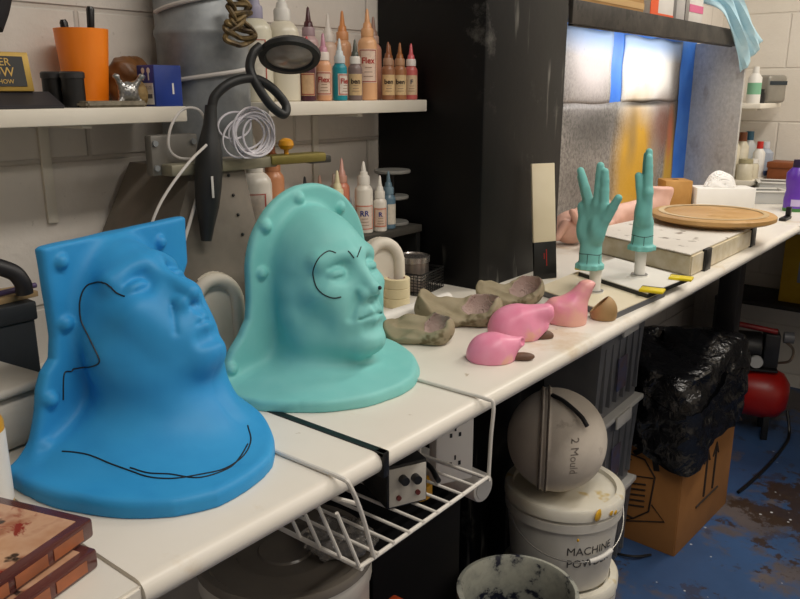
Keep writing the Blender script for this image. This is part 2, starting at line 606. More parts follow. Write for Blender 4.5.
def teal_sd(p):
    f, s, z = p
    d = head_sd(tilt(p, (0.030, 0.129), rad(17)))
    d = smin(d, cone(p, (0.018, 0, 0.09), (0.025, 0, 0.0), 0.066, 0.078), 0.03)                # neck
    d = smin(d, ell(p, (0.01, 0, 0.0), (0.17, 0.150, 0.036)), 0.03)                            # chest
    w = width_at(z, [(-0.02, 0.196), (0.0, 0.190), (0.03, 0.176), (0.06, 0.158), (0.078, 0.140), (0.10, 0.126), (0.125, 0.122), (0.165, 0.1215), (0.5, 0.1215)])
    sp = s - 0.013
    arch = np.where(z > 0.163, np.sqrt(sp ** 2 + (z - 0.163) ** 2) - 0.1215, (np.abs(sp) - w) * 0.85)
    thick = np.abs(f + 0.009) - 0.009
    plate = smax(arch, thick, 0.008)
    d = smin(d, plate, 0.016)
    e = outline(f, s, (0.0, -0.030), [(0, -0.184), (0.042, -0.185), (0.073, -0.176), (0.107, -0.160), (0.132, -0.139), (0.157, -0.117), (0.175, -0.089), (0.187, -0.062), (0.192, -0.028), (0.193, 0.003), (0.186, 0.032), (0.15, 0.085), (0.08, 0.130), (0.0, 0.142)], 0.005)
    base = smax(smax(e, z - 0.017, 0.008), -(f + 0.018), 0.004)
    d = smin(d, base, 0.022)
    for (bs, bz) in ((-0.076, 0.232), (-0.012, 0.265), (0.074, 0.242), (0.113, 0.170), (-0.088, 0.166), (-0.150, 0.036), (0.150, 0.036)):
        d = smin(d, np.sqrt((f + 0.001) ** 2 + (s - bs) ** 2 + (z - bz) ** 2) - 0.0095, 0.004)
    d = smax(d, -z, 0.002)
    return smax(d, -(f + 0.018), 0.003) + 0.0005 * wob(p, 90)

def blue_sd(p):
    f, s, z = p
    d = head_sd(tilt(p, (0.014, 0.135), rad(40)), 0.007)
    d = smin(d, cone(p, (0.045, 0, 0.115), (0.055, 0, 0.0), 0.066, 0.092), 0.035)
    st = cone((f, np.abs(s), z), (0.040, 0.062, 0.125), (0.13, 0.016, 0.035), 0.014, 0.018)   # neck tendons
    d = smin(d, st, 0.03)
    d = smin(d, ell(p, (0.035, -0.03, 0.0), (0.160, 0.125, 0.052)), 0.045)
    w = width_at(z, [(-0.02, 0.166), (0.0, 0.161), (0.03, 0.152), (0.07, 0.138), (0.095, 0.132), (0.112, 0.124), (0.125, 0.110), (0.15, 0.106), (0.26, 0.112)])
    ce = np.interp(z, [0.0, 0.15, 0.19], [0.004, 0.006, 0.018])
    plate = smax(smax((np.abs(s - ce) - w - np.interp(z, [0.15, 0.19], [0.0, 0.011])) * 0.9, s - np.interp(z, [0.15, 0.18], [0.122, 0.145]), 0.01), np.abs(f + 0.009) - 0.009, 0.008)
    d = smin(d, plate, 0.016)
    e = outline(f, s, (0.0, -0.045), [(0.0, -0.180), (0.033, -0.188), (0.10, -0.190), (0.155, -0.179), (0.199, -0.156), (0.228, -0.121), (0.237, -0.072), (0.232, -0.024), (0.213, 0.010), (0.183, 0.043), (0.12, 0.078), (0.0, 0.105)], 0.002)
    base = smax(smax(e, z - 0.020, 0.010), -(f + 0.018), 0.004)
    d = smin(d, base, 0.025)
    for (bs, bz) in ((-0.082, 0.234), (0.082, 0.228), (-0.086, 0.163), (-0.060, 0.128), (-0.118, 0.082), (-0.133, 0.030), (0.118, 0.082), (0.133, 0.030)):
        d = smin(d, np.sqrt((f + 0.001) ** 2 + (s - bs) ** 2 + (z - bz) ** 2) - 0.0095, 0.004)
    d = smax(d, z - 0.2535, 0.004)
    d = smax(d, -z, 0.002)
    return smax(d, -(f + 0.018), 0.003) + 0.0006 * wob(p, 80, 2.0)

def cast_mat(name, c1, c2, c3):
    t = NT(name)
    c = t.ramp(t.noise(7.0, 6.0), [(0.30, hx(c1)), (0.70, hx(c2))])
    mp = t.n('Mapping')
    mp.inputs['Scale'].default_value = (22, 22, 5)
    t.l(t.tc.outputs['Object'], mp.inputs['Vector'])
    f = t.ramp(t.noise(1.0, 5.0, coord=mp.outputs[0]), [(0.50, (0, 0, 0, 1)), (0.75, (1, 1, 1, 1))])
    c = t.mix(t.math('MULTIPLY', f, 0.35), c, hx(c3))
    t.color(c)
    t.set(rough=0.5, spec=0.3)
    t.bump(t.noise(45, 5), 0.10, 0.002)
    return t.m
m_blue = cast_mat('blue_silicone', '2a90d0', '379bd8', '2483c6')
m_teal = cast_mat('teal_silicone', '77c4c1', '86cecb', '95d5d2')
m_pen = mat('black_pen', '14161e', rough=0.5)

def D(*p): return p
root = thing('head_cast', 'blue face and neck cast with a flat cut-off top and black pen lines', 'head cast', (-0.853, 0.507, TOP), rad(15))
o = sculpt('cast_body', m_blue, blue_sd, (-0.045, -0.20, 0), (0.25, 0.18, 0.256), 0.0021, root)
tr = bvh(o)
def pen(tree, pts, r=0.0009):
    out = []
    for p in smooth_path(pts, 8):
        h = tree.find_nearest(p)
        out.append(h[0] + h[1] * 0.0003)
    return MB().tube(out, r, 6)
for pts in ([(0.0597, -0.0506, 0.1909), (0.0495, -0.0531, 0.1964), (0.0401, -0.0559, 0.2066), (0.0257, -0.0564, 0.2065), (0.0116, -0.0583, 0.2008), (0.0078, -0.0669, 0.187), (0.0115, -0.0722, 0.1649), (0.0277, -0.0787, 0.1472), (0.043, -0.0843, 0.1307), (0.0444, -0.0854, 0.1217), (0.0298, -0.0852, 0.1147), (0.0005, -0.0847, 0.1053), (0.0, -0.0959, 0.1053), (0.0, -0.1015, 0.0754)],
            [(0.0274, -0.1354, 0.0319), (0.0441, -0.1328, 0.0328), (0.0643, -0.1311, 0.0324), (0.0937, -0.1325, 0.0294), (0.1206, -0.1318, 0.0264), (0.1455, -0.1296, 0.0235), (0.1704, -0.1196, 0.0229), (0.1887, -0.1012, 0.0226), (0.2046, -0.0784, 0.0222), (0.2065, -0.0472, 0.0229), (0.1949, -0.0144, 0.0249), (0.1757, 0.0081, 0.0312)],
            [(0.1176, -0.1284, 0.0277), (0.1393, -0.1254, 0.0249), (0.161, -0.1161, 0.0239), (0.1927, -0.1064, 0.0224), (0.2075, -0.0769, 0.0222), (0.205, -0.0509, 0.023), (0.196, -0.022, 0.0246)]):
    pen(tr, pts).build('pen_line', m_pen, root)

root = thing('head_cast', 'teal face cast with rounded studded flange and a pen circle around one eye', 'head cast', (-0.838, 0.815, TOP), rad(-2))
o = sculpt('cast_body', m_teal, teal_sd, (-0.045, -0.20, 0), (0.215, 0.20, 0.288), 0.0021, root)
tr = bvh(o)
for pts in ([(0.0973, -0.0327, 0.1995), (0.0894, -0.0386, 0.2022), (0.086, -0.049, 0.1977), (0.0837, -0.0587, 0.1876), (0.0778, -0.0595, 0.1711), (0.0869, -0.0629, 0.1559), (0.1004, -0.0627, 0.1466), (0.1106, -0.0535, 0.1408), (0.1159, -0.0431, 0.1411)],
            [(0.1053, -0.0169, 0.201), (0.1114, -0.0114, 0.1909)], [(0.1127, -0.0065, 0.1917), (0.1058, 0.0091, 0.2029)]):
    pen(tr, pts).build('pen_line', m_pen, root)
MB().sphere((0.148, 0.002, 0.151), 0.003, 10).build('pen_dot', m_pen, root)

# ================================================================== HAND CASTS
def finger(p, base, dirv, lens, r0, r1, bend):
    """three tapering segments; bend tips towards +x"""
    d = None
    a = np.array(base, float)
    u = np.array(dirv, float); u /= np.linalg.norm(u)
    rs = np.linspace(r0, r1, 4)
    for i, L in enumerate(lens):
        u = u + np.array([bend, 0, 0]); u /= np.linalg.norm(u)
        b = a + u * L
        e = cone(p, a, b, rs[i], rs[i + 1])
        d = e if d is None else smin(d, e, 0.002)
        a = b
    return d

def hand_sd(p, spread, thumb_dir, bend):
    """z up, palm towards +x, thumb on +y; wrist at z = 0.06"""
    x, y, z = p
    d = cone(p, (0.0, 0.0, 0.0), (0.0, 0.0, 0.062), 0.0255, 0.0235)
    d = smin(d, cone((x * 1.25, y, z), (0, -0.012, 0.075), (0, -0.030, 0.132), 0.017, 0.0145), 0.012)
    d = smin(d, cone((x * 1.25, y, z), (0, -0.004, 0.070), (0, -0.010, 0.140), 0.019, 0.0150), 0.010)
    d = smin(d, cone((x * 1.25, y, z), (0, 0.006, 0.070), (0, 0.011, 0.142), 0.019, 0.0150), 0.010)
    d = smin(d, cone((x * 1.25, y, z), (0, 0.012, 0.075), (0, 0.030, 0.138), 0.017, 0.0145), 0.010)
    d = smin(d, ell(p, (0.008, 0.022, 0.088), (0.015, 0.017, 0.028)), 0.012)           # thumb mound
    d = smin(d, ell(p, (0.007, -0.022, 0.085), (0.012, 0.014, 0.028)), 0.012)          # heel of the hand
    # index, middle, ring, little
    F = [((0, 0.030, 0.138), (0.038, 0.022, 0.018), 0.0105, 0.0080), ((0, 0.011, 0.142), (0.041, 0.025, 0.020), 0.0108, 0.0082),
         ((0, -0.010, 0.140), (0.037, 0.023, 0.019), 0.0104, 0.0080), ((-0.008, -0.022, 0.134), (0.032, 0.020, 0.017), 0.0098, 0.0074)]
    for (b, L, r0, r1), (sy, sx) in zip(F, spread):
        d = smin(d, finger(p, b, (sx, math.sin(sy), math.cos(sy)), L, r0, r1, bend), 0.005)
    t = finger(p, (0.006, 0.024, 0.088), thumb_dir, (0.034, 0.030, 0.024), 0.0125, 0.0082, 0.02)
    d = smin(d, t, 0.009)
    # wrist skirt: the flared casting lip
    rr = np.sqrt(x * x + y * y)
    an = np.arctan2(y, x)
    lip = np.maximum(rr - (0.031 + 0.0015 * np.sin(an * 7) + 0.001 * np.sin(an * 11 + 1)), np.abs(z - 0.006) - 0.006) 
    d = smin(d, lip, 0.006)
    return np.maximum(d, -z) + 0.0004 * wob(p, 160)

m_tealh = cast_mat('teal_hand_silicone', '79c3bd', '89cdc8', '69b5af')
m_white_pl = mat('white_plastic', 'e6e4de', 'dcd9d2', 6, rough=0.4)
def hand_cast(name, label, loc, rz, spread, thumb, bend):
    r = thing(name, label, 'hand cast', loc, rz, 'hand casts on stands')
    r.scale = (0.93, 0.93, 0.93)
    o = sculpt('hand', m_tealh, lambda p: hand_sd(p, spread, thumb, bend), (-0.035, -0.062, 0), (0.05, 0.095, 0.245), 0.0019, r)
    tr = bvh(o)
    ring = []
    for k in range(41):
        a = 2 * math.pi * k / 40
        h = tr.ray_cast(Vector((math.cos(a) * 0.1, math.sin(a) * 0.1, 0.035 + 0.001 * math.sin(3 * a))), Vector((-math.cos(a), -math.sin(a), 0)))
        if h[0]: ring.append(h[0])
    b = MB().tube(ring, 0.0007, 6, closed=True)
    for a0 in (0.5, 1.6, -0.6, 3.5):
        pts = []
        for k in range(6):
            h = tr.ray_cast(Vector((math.cos(a0) * 0.1, math.sin(a0) * 0.1, 0.014 + 0.0042 * k)), Vector((-math.cos(a0), -math.sin(a0), 0)))
            if h[0]: pts.append(h[0])
        b.tube(pts, 0.0007, 6)
    b.build('pen_line', m_pen, r)
    return r

def hand_stand(label, loc, h=0.066):
    r = thing('hand_stand', label, 'stand', loc, 0, 'stands under the hand casts')
    MB().lathe([(0.0, 0), (0.0185, 0), (0.0185, 0.0025), (0.0165, 0.0035), (0.0125, 0.004), (0.0115, 0.012), (0.0125, h - 0.011), (0.013, h), (0, h)], 28).build('stem', m_white_pl, r)
    MB().lathe([(0.0128, 0.0036), (0.018, 0.0036), (0.018, 0.0046), (0.0128, 0.0046)], 28).build('foot_ring', mat('grey_metal', '8d8c88', rough=0.35, metal=0.8), r)
    return r

# cream work board with a grey edge, and the papered board with yellow clips
def board(name, label, cat, corners, z0, z1, m, edge_m, bev=0.001):
    r = thing(name, label, cat, (0, 0, 0))
    MB().prism(corners, z0, z1 - 0.002, None, bev).build('core', edge_m, r)
    c = Vector((sum(p[0] for p in corners) / len(corners), sum(p[1] for p in corners) / len(corners)))
    ins = [tuple(c + (Vector(p) - c) * 0.985) for p in corners]
    MB().prism(ins, z1 - 0.003, z1, None, 0.0005).build('top_sheet', m, r)
    return r
m_cream = mat('cream_board', 'd9ccae', 'e2d7bd', 5, rough=0.55)
m_greyedge = mat('grey_edge', '6f7072', '5d5e61', 6, rough=0.5)
board('work_board', 'cream work board with grey edge under the spread-fingered hand cast', 'board',
      [(-0.785, 1.435), (-0.572, 1.352), (-0.560, 1.585), (-0.790, 1.685)], TOP, TOP + 0.013, m_cream, m_greyedge)
m_paper = mat('white_paper', 'e9e6df', 'dfdbd2', 4, rough=0.7, c3='b8b0a2', s3=25, p3=0.72)
m_yellow = mat('yellow_plastic', 'e8cf1a', 'dcc016', 5, rough=0.4)
m_black = mat('black_plastic', '0d0d0e', '141414', 5, rough=0.42)
r = board('clip_board', 'white papered board with yellow clips under the edge-on hand cast', 'board',
          [(-0.765, 1.595), (-0.565, 1.500), (-0.550, 1.690), (-0.765, 1.790)], TOP + 0.0132, TOP + 0.0235, m_paper, m_black)
for (cx, cy, a) in ((-0.561, 1.522, 10), (-0.553, 1.665, 10), (-0.755, 1.625, 10)):
    M = rotM((cx, cy, TOP + 0.0232), 0, 0, rad(a))
    MB().box((-0.028, -0.016, 0), (0.020, 0.016, 0.006), 0.002, M).build('clip', m_yellow, r)
    if cx > -0.6: MB().box((-0.030, 0.016, -0.001), (0.012, 0.030, 0.004), 0.001, M).build('clip_arm', m_black, r)

hand_stand('white tapered stand under the teal hand with spread fingers', (-0.672, 1.482, TOP + 0.013), 0.050)
hand_stand('white tapered stand under the upright edge-on teal hand', (-0.641, 1.640, TOP + 0.0235), 0.058)
V_SPREAD = [(rad(-1), 0.0), (rad(4), 0.03), (rad(-24), 0.0), (rad(-22), 0.02)]
hand_cast('hand_cast', 'teal silicone hand cast with fingers parted in a V and thumb out', (-0.683, 1.475, TOP + 0.0635), rad(-108), V_SPREAD, (-0.10, 0.50, 0.86), 0.02)
CLOSED = [(rad(-5), 0.02), (rad(-1), 0.0), (rad(2), 0.02), (rad(6), 0.05)]
hand_cast('hand_cast', 'teal silicone hand cast seen edge-on with fingers held together', (-0.641, 1.640, TOP + 0.082), rad(-150), CLOSED, (0.14, -0.10, 0.98), 0.012)

# ================================================================== PINK PROSTHETICS AND CLAY-COLOURED MOULD SHELLS
m_pink = mat('pink_silicone', 'ea86a8', 'efa0bb', 14, rough=0.38, bump=0.08, bscale=60, c3='edb0a2', s3=16, p3=0.60)
m_pinko = mat('pink_peach_silicone', 'ea8cab', 'ecb3a3', 12, 0.40, 0.60, rough=0.38, bump=0.08)
m_brownhole = mat('brown_lining', '7b5a45', '5a3f30', 20, rough=0.6)
m_shell = mat('olive_plaster', '8d8267', 'a0957c', 14, rough=0.75, bump=0.3, bscale=60, c3='6d6247', s3=22, p3=0.60)
m_shell_in = mat('mauve_lining', 'b49c93', 'a48b84', 18, rough=0.7, bump=0.2)

def prosth(name, label, loc, rz, fn, lo, hi, m, tail=None, group='pink silicone prosthetics'):
    r = thing(name, label, 'prosthetic', loc, rz, group)
    sculpt('skin', m, fn, lo, hi, 0.0017, r)
    if tail:
        sculpt('lining', m_brownhole, tail, lo, hi, 0.0017, r)
    return r

def p_small(p):
    x, y, z = p
    d = ell(p, (-0.015, 0, 0.008), (0.040, 0.034, 0.036))
    d = smin(d, cone(p, (0.0, -0.002, 0.020), (0.034, 0.004, 0.028), 0.020, 0.0085), 0.014)
    d = smax(d, -ell(p, (0.043, 0.0, 0.030), (0.011, 0.007, 0.007)), 0.003)
    d = smax(d, -ell(p, (-0.014, 0, -0.004), (0.036, 0.030, 0.034)), 0.003)
    return np.maximum(d, -z) + 0.0008 * wob(p, 120, 1)
prosth('prosthetic', 'smallest pink silicone prosthetic, nearest the counter front edge', (-0.622, 1.030, TOP), rad(38), p_small,
       (-0.06, -0.04, 0), (0.055, 0.045, 0.05), m_pink, lambda p: np.maximum(ell(p, (0.036, -0.004, 0.006), (0.020, 0.009, 0.007)), -p[2]))
def p_mid(p):
    x, y, z = p
    d = ell(p, (-0.018, 0, 0.016), (0.042, 0.038, 0.040))
    d = smin(d, cone(p, (0.0, 0.0, 0.034), (0.042, 0.0, 0.044), 0.024, 0.016), 0.016)
    d = smin(d, cone(p, (0.012, -0.012, 0.014), (0.036, -0.008, 0.018), 0.020, 0.012), 0.014)
    d = smax(d, -ell(p, (0.058, -0.002, 0.044), (0.013, 0.006, 0.009)), 0.003)
    d = smax(d, -ell(p, (0.040, 0, 0.004), (0.030, 0.018, 0.020)), 0.006)
    return np.maximum(d, -z) + 0.001 * wob(p, 100, 2)
prosth('prosthetic', 'middle pink silicone prosthetic with dark nostril hole, between the other two', (-0.655, 1.155, TOP), rad(38), p_mid,
       (-0.07, -0.05, 0), (0.07, 0.05, 0.07), m_pink, lambda p: np.maximum(ell(p, (0.030, -0.006, 0.004), (0.026, 0.012, 0.012)), -p[2]))
def p_tall(p):
    x, y, z = p
    d = ell(p, (-0.004, 0, 0.012), (0.036, 0.034, 0.040))
    d = smin(d, cone(p, (-0.030, -0.004, 0.030), (-0.048, -0.006, 0.018), 0.018, 0.014), 0.016)
    d = smin(d, cone(p, (0.006, 0.0, 0.036), (0.026, 0.004, 0.066), 0.022, 0.015), 0.014)
    d = smin(d, ell(p, (0.034, 0.006, 0.071), (0.012, 0.011, 0.009)), 0.008)
    d = smax(d, -ell(p, (0.044, 0.000, 0.066), (0.009, 0.007, 0.006)), 0.003)
    return np.maximum(d, -z) + 0.0012 * wob(p, 100, 3)
prosth('prosthetic', 'tallest pink and peach silicone prosthetic with upturned snout beside the cream board', (-0.630, 1.288, TOP), rad(35), p_tall,
       (-0.08, -0.05, 0), (0.07, 0.05, 0.09), m_pinko)
def cup(p):
    x, y, z = p
    d = ell(p, (0, 0, 0.014), (0.024, 0.024, 0.030))
    d = np.abs(d) - 0.0016
    return np.maximum(np.maximum(d, -z), (x * 0.7 + z * 0.7) - 0.026)
r = thing('mould_cup', 'small tan cup-shaped shell leaning behind the tallest pink prosthetic', 'mould', (-0.592, 1.352, TOP), rad(-160))
sculpt('shell', mat('tan_latex', '9a7a4e', 'b08e60', 14, rough=0.6), cup, (-0.03, -0.03, 0), (0.03, 0.03, 0.05), 0.0016, r)

def boat(p, L, sx, cupx, cupr, hi_l, seed):
    """long shell with a deep cup at +x, open on top"""
    x, y, z = p
    d = ell(p, (-0.010, 0, 0.030), (L, sx, 0.032))
    d = smin(d, ell(p, (cupx, 0, cupr * 0.9), (cupr * 0.95, cupr, cupr * 0.92)), 0.015)
    d = smin(d, ell(p, (-L * 0.75, 0, hi_l), (0.018, sx * 0.6, 0.020)), 0.02)
    rim = 0.030 + 0.55 * np.maximum(x - cupx * 0.3, 0) + (hi_l - 0.02) * np.clip((-x) / L, 0, 1) ** 2 * 0.9 + 0.004 * wob(p, 70, seed)
    rim = np.minimum(rim + 0.45 * y - 0.002 + 0.006 * wob(p, 130, seed + 3), cupr * 1.95)
    hol = ell(p, (cupx, 0.002, cupr * 1.20), (cupr * 0.84, cupr * 0.86, cupr * 0.95))
    hol = smin(hol, cone(p, (-L * 0.75, 0.0, hi_l + 0.012), (cupx * 0.6, 0.0, 0.034), 0.010, 0.015), 0.012)
    body = smax(np.maximum(d - 0.003, -z), z - rim, 0.004)
    return smax(body, -hol, 0.002), hol, body
def shell_thing(label, loc, rz, args, lo, hi, ry=0.0):
    r = thing('mould_shell', label, 'mould', loc, rz, 'open plaster mould shells')
    o1 = sculpt('shell', m_shell, lambda p: boat(p, *args)[0] + 0.0007 * wob(p, 150, 1), lo, hi, 0.002, r)
    def lining(p):
        s, hol, body = boat(p, *args)
        return np.maximum(np.maximum(np.abs(hol) - 0.0010, body + 0.0012), args[2] * 0.15 - p[0])
    sculpt('lining', m_shell_in, lining, lo, hi, 0.0016, r)
    return r
shell_thing('olive plaster mould shell lying nearest the teal head cast', (-0.775, 1.020, TOP), rad(33), (0.050, 0.027, 0.028, 0.029, 0.024, 1.0), (-0.075, -0.045, 0), (0.075, 0.045, 0.065))
shell_thing('largest olive plaster mould shell with one raised tip behind the smallest pink prosthetic', (-0.785, 1.145, TOP), rad(40), (0.068, 0.030, 0.046, 0.036, 0.058, 2.0), (-0.095, -0.05, 0), (0.10, 0.05, 0.09))
shell_thing('olive plaster mould shell standing deepest, against the black pillar', (-0.785, 1.322, TOP), rad(45), (0.050, 0.028, 0.036, 0.037, 0.036, 3.0), (-0.08, -0.05, 0), (0.08, 0.05, 0.08))

# ================================================================== FLESH CASTS BEHIND THE HANDS
m_flesh = mat('flesh_plaster', 'd3a28f', 'e0b5a2', 12, rough=0.55, bump=0.1, c3='c08a76', s3=15, p3=0.62)
def foot_cast(p):
    x, y, z = p
    d = cone(p, (-0.10, 0.0, 0.035), (0.05, 0.0, 0.050), 0.034, 0.040)
    d = smin(d, cone(p, (0.05, 0, 0.050), (0.075, 0, 0.105), 0.040, 0.036), 0.02)
    d = smin(d, ell(p, (-0.115, 0.0, 0.026), (0.035, 0.045, 0.024)), 0.02)
    for i, yy in enumerate((-0.034, -0.017, 0.0, 0.017, 0.034)):
        d = smin(d, cone(p, (-0.125, yy, 0.020), (-0.155 + 0.006 * abs(i - 1), yy * 1.1, 0.016), 0.013 - 0.0012 * i, 0.011 - 0.0012 * i), 0.006)
    d = smax(d, z - 0.118, 0.003)
    return np.maximum(d, -z) + 0.0008 * wob(p, 90)
r = thing('foot_cast', 'flesh coloured foot cast lying behind the edge-on hand cast', 'cast', (-0.960, 2.43, TOP + 0.0), rad(60))
sculpt('foot', m_flesh, foot_cast, (-0.175, -0.06, 0), (0.125, 0.06, 0.125), 0.003, r)
def fist_cast(p):
    x, y, z = p
    d = ell(p, (0, 0, 0.048), (0.052, 0.045, 0.046))
    d = smin(d, cone(p, (0.02, 0.0, 0.055), (0.09, 0.0, 0.095), 0.036, 0.040), 0.02)
    for i, yy in enumerate((-0.030, -0.010, 0.010, 0.030)):
        d = smin(d, cone(p, (-0.036, yy, 0.065 - 0.004 * i), (-0.060, yy, 0.030), 0.013, 0.011), 0.006)
    d = smin(d, cone(p, (-0.010, -0.045, 0.075), (-0.030, -0.050, 0.100), 0.012, 0.009), 0.008)
    return np.maximum(d, -z) + 0.0008 * wob(p, 90, 4)
r = thing('fist_cast', 'flesh coloured fist cast with thumb up behind the spread-fingered hand cast', 'cast', (-0.985, 1.985, TOP), rad(60))
sculpt('fist', m_flesh, fist_cast, (-0.085, -0.07, 0), (0.14, 0.06, 0.145), 0.003, r)

# ================================================================== PAPERED SLAB, ROUND BOARD, BLOCK, TISSUES
r = thing('plaster_slab', 'thick plaster slab wrapped in paper with black tape at its corners', 'slab', (0, 0, TOP))
SL = [(-0.905, 1.935), (-0.580, 1.795), (-0.575, 2.300), (-0.83, 2.560)]
MB().prism(SL, 0, 0.052, None, 0.004).build('core', mat('foam_edge', 'ddd3bd', 'cdbf9e', 30, rough=0.85, bump=0.4, bscale=40), r)
MB().prism([(-0.915, 1.930), (-0.583, 1.790), (-0.578, 2.303), (-0.832, 2.565)], 0.0522, 0.0545, None, 0.001).build('paper_cover',
    mat('scribbled_paper', 'd8d2c8', 'e6e1d8', 5, rough=0.75, c3='978c80', s3=18, p3=0.60), r)
def tape(y0, y1):
    MB().box((-0.583, y0, -0.0), (-0.5725, y1, 0.0535), 0.001).build('tape', m_black, r)
tape(1.875, 1.915); tape(2.255, 2.297)
r = thing('turntable', 'round wooden turntable board lying on the papered slab', 'board', (-0.690, 2.275, TOP + 0.0545))
MB().lathe([(0, 0), (0.12, 0), (0.12, 0.008), (0.155, 0.010), (0.168, 0.016), (0.168, 0.026), (0.162, 0.030), (0, 0.030)], 56).build('disc',
    mat('pine_disc', 'b98c50', 'caa26a', 6, rough=0.5, c3='b58a4c', s3=9, p3=0.6), r)
MB().lathe([(0.132, 0.0302), (0.147, 0.0302), (0.147, 0.0316), (0.132, 0.0316)], 56).build('inlay', mat('pale_wood', 'd0b98e', 'bfa275', 9, rough=0.5), r)
r = thing('wood_block', 'square tan wooden block beside the tissue box', 'block', (-1.035, 2.925, TOP))
MB().box((-0.05, -0.05, 0), (0.05, 0.05, 0.098), 0.004, rotM(rz=rad(38))).build('block', mat('tan_wood', 'b98a4a', 'a37434', 10, rough=0.6, bump=0.2), r)
MB().cyl((0.0, 0.0, 0.098), 0.012, 0.0008, 16).build('knot', mat('dark_knot', '5b3d1e', rough=0.7), r)
r = thing('tissue_box', 'white tissue box with a tissue pulled up through its top', 'box', (-0.885, 3.00, TOP), rad(35))
MB().box((-0.105, -0.05, 0), (0.105, 0.05, 0.075), 0.003).build('carton', mat('white_card', 'ece9e3', 'e2dfd8', 4, rough=0.6), r)
def tissue(p):
    x, y, z = p
    d = ell(p, (-0.01, 0, 0.0), (0.052, 0.030, 0.058)) + 0.007 * wob(p, 75, 2)
    return np.maximum(np.abs(d) - 0.0016, -z)
o = sculpt('tissue', mat('tissue_paper', 'eceae6', rough=0.8), tissue, (-0.075, -0.045, 0), (0.065, 0.045, 0.07), 0.0026, r)
o.location = (0, 0, 0.0745)

m_clear = mat('frosted_plastic', 'e4e4e0', rough=0.25, trans=0.55)
def tray(label, loc, rz, w, d, h):
    r = thing('plastic_tray', label, 'tray', loc, rz, 'clear plastic trays')
    b = MB()
    t = 0.004
    b.box((-w / 2, -d / 2, 0), (w / 2, d / 2, t), 0.001)
    for s in (-1, 1):
        b.box((s * w / 2 - t / 2, -d / 2, 0), (s * w / 2 + t / 2, d / 2, h), 0.001)
        b.box((-w / 2, s * d / 2 - t / 2, 0), (w / 2, s * d / 2 + t / 2, h), 0.001)
    b.build('body', m_clear, r)
    b = MB()
    for s in (-1, 1):
        b.box((s * w / 2 - 0.007, -d / 2 - 0.007, h), (s * w / 2 + 0.007, d / 2 + 0.007, h + 0.005), 0.001)
        b.box((-w / 2, s * d / 2 - 0.007, h), (w / 2, s * d / 2 + 0.007, h + 0.005), 0.001)
    b.build('rim', mat('milky_plastic', 'dedcd5', rough=0.4), r)
tray('clear plastic tray standing nearer the tissue box', (-0.790, 3.235, TOP), rad(35), 0.13, 0.10, 0.045)
tray('clear plastic tray farther off, before the reddish brown box', (-0.800, 3.43, TOP), rad(20), 0.14, 0.12, 0.06)
r = thing('wooden_box', 'reddish brown wooden box at the wall behind the purple bottle', 'box', (-0.78, 3.60, TOP))
MB().box((-0.09, -0.06, 0), (0.09, 0.06, 0.125), 0.003).build('body', mat('red_brown_wood', '8a4a22', '733a18', 9, rough=0.55), r)
MB().box((-0.094, -0.064, 0.105), (0.094, 0.064, 0.130), 0.003).build('lid', mat('red_brown_wood', '8a4a22'), r)

# ================================================================== SHELVES AND WALL FITTINGS ON THE LEFT
m_shelfw = mat('cream_shelf', 'e6e0d3', 'dbd4c5', 5, rough=0.45)
SH = 1.30
r = thing('shelf', 'cream wall shelf at upper left holding the orange beaker and plaque', 'shelf', (0, 0, 0))
MB().box((WALL_X, -0.15, SH - 0.027), (-1.03, 0.757, SH - 0.004), 0.002).build('board', m_shelfw, r)
for y in (0.60, 0.10):
    b = MB()
    b.box((WALL_X, y - 0.008, SH - 0.18), (WALL_X + 0.006, y + 0.008, SH - 0.027), 0.001)
    b.box((WALL_X, y - 0.008, SH - 0.033), (-1.05, y + 0.008, SH - 0.027), 0.001)
    b.build('bracket', m_shelfw, r)
r = thing('shelf', 'cream wall shelf crowded with paint bottles beside the black pillar', 'shelf', (0, 0, 0))
MB().box((WALL_X, 0.924, SH - 0.024), (-1.03, 1.372, SH), 0.002).build('board', m_shelfw, r)
b = MB()
b.box((WALL_X, 1.172, SH - 0.20), (WALL_X + 0.006, 1.188, SH - 0.024), 0.001)
b.box((WALL_X, 1.172, SH - 0.031), (-1.05, 1.188, SH - 0.0245), 0.001)
b.build('bracket', m_shelfw, r)

# galvanised duct with cables round it
t = NT('galvanised')
c = t.ramp(t.noise(16.0, 6.0, 0.6), [(0.3, hx('777c80')), (0.7, hx('a2a6a8'))])
t.color(c)
t.set(rough=0.5, metal=0.3)
m_galv = t.m
DX, DY, DR = -1.100, 0.848, 0.074
b = MB().lathe([(DR, 1.215), (DR, 1.40), (DR + 0.003, 1.405), (DR + 0.003, 1.412), (DR, 1.417), (DR, 2.6)], 48, Matrix.Translation((DX, DY, 0)))
tag(b.build('duct', m_galv), 'galvanised round duct running up the wall between the shelves', 'duct')
m_cable = mat('pale_cable', 'cfcbc6', 'bdb8b3', 10, rough=0.45)
def around(z, dz, a0, a1, rr=0.0035, rad_=DR + 0.004):
    pts = [(DX + rad_ * math.cos(rad(a0 + (a1 - a0) * k / 24)), DY + rad_ * math.sin(rad(a0 + (a1 - a0) * k / 24)), z + dz * k / 24) for k in range(25)]
    return MB().tube(pts, rr, 8)
tag(around(1.438, 0.05, -100, 75).build('cable', m_cable), 'pale cable wrapped round the duct near its top', 'cable')
tag(around(1.328, 0.034, -105, 70).build('cable', m_cable), 'pale cable wrapped round the duct at shelf height', 'cable')

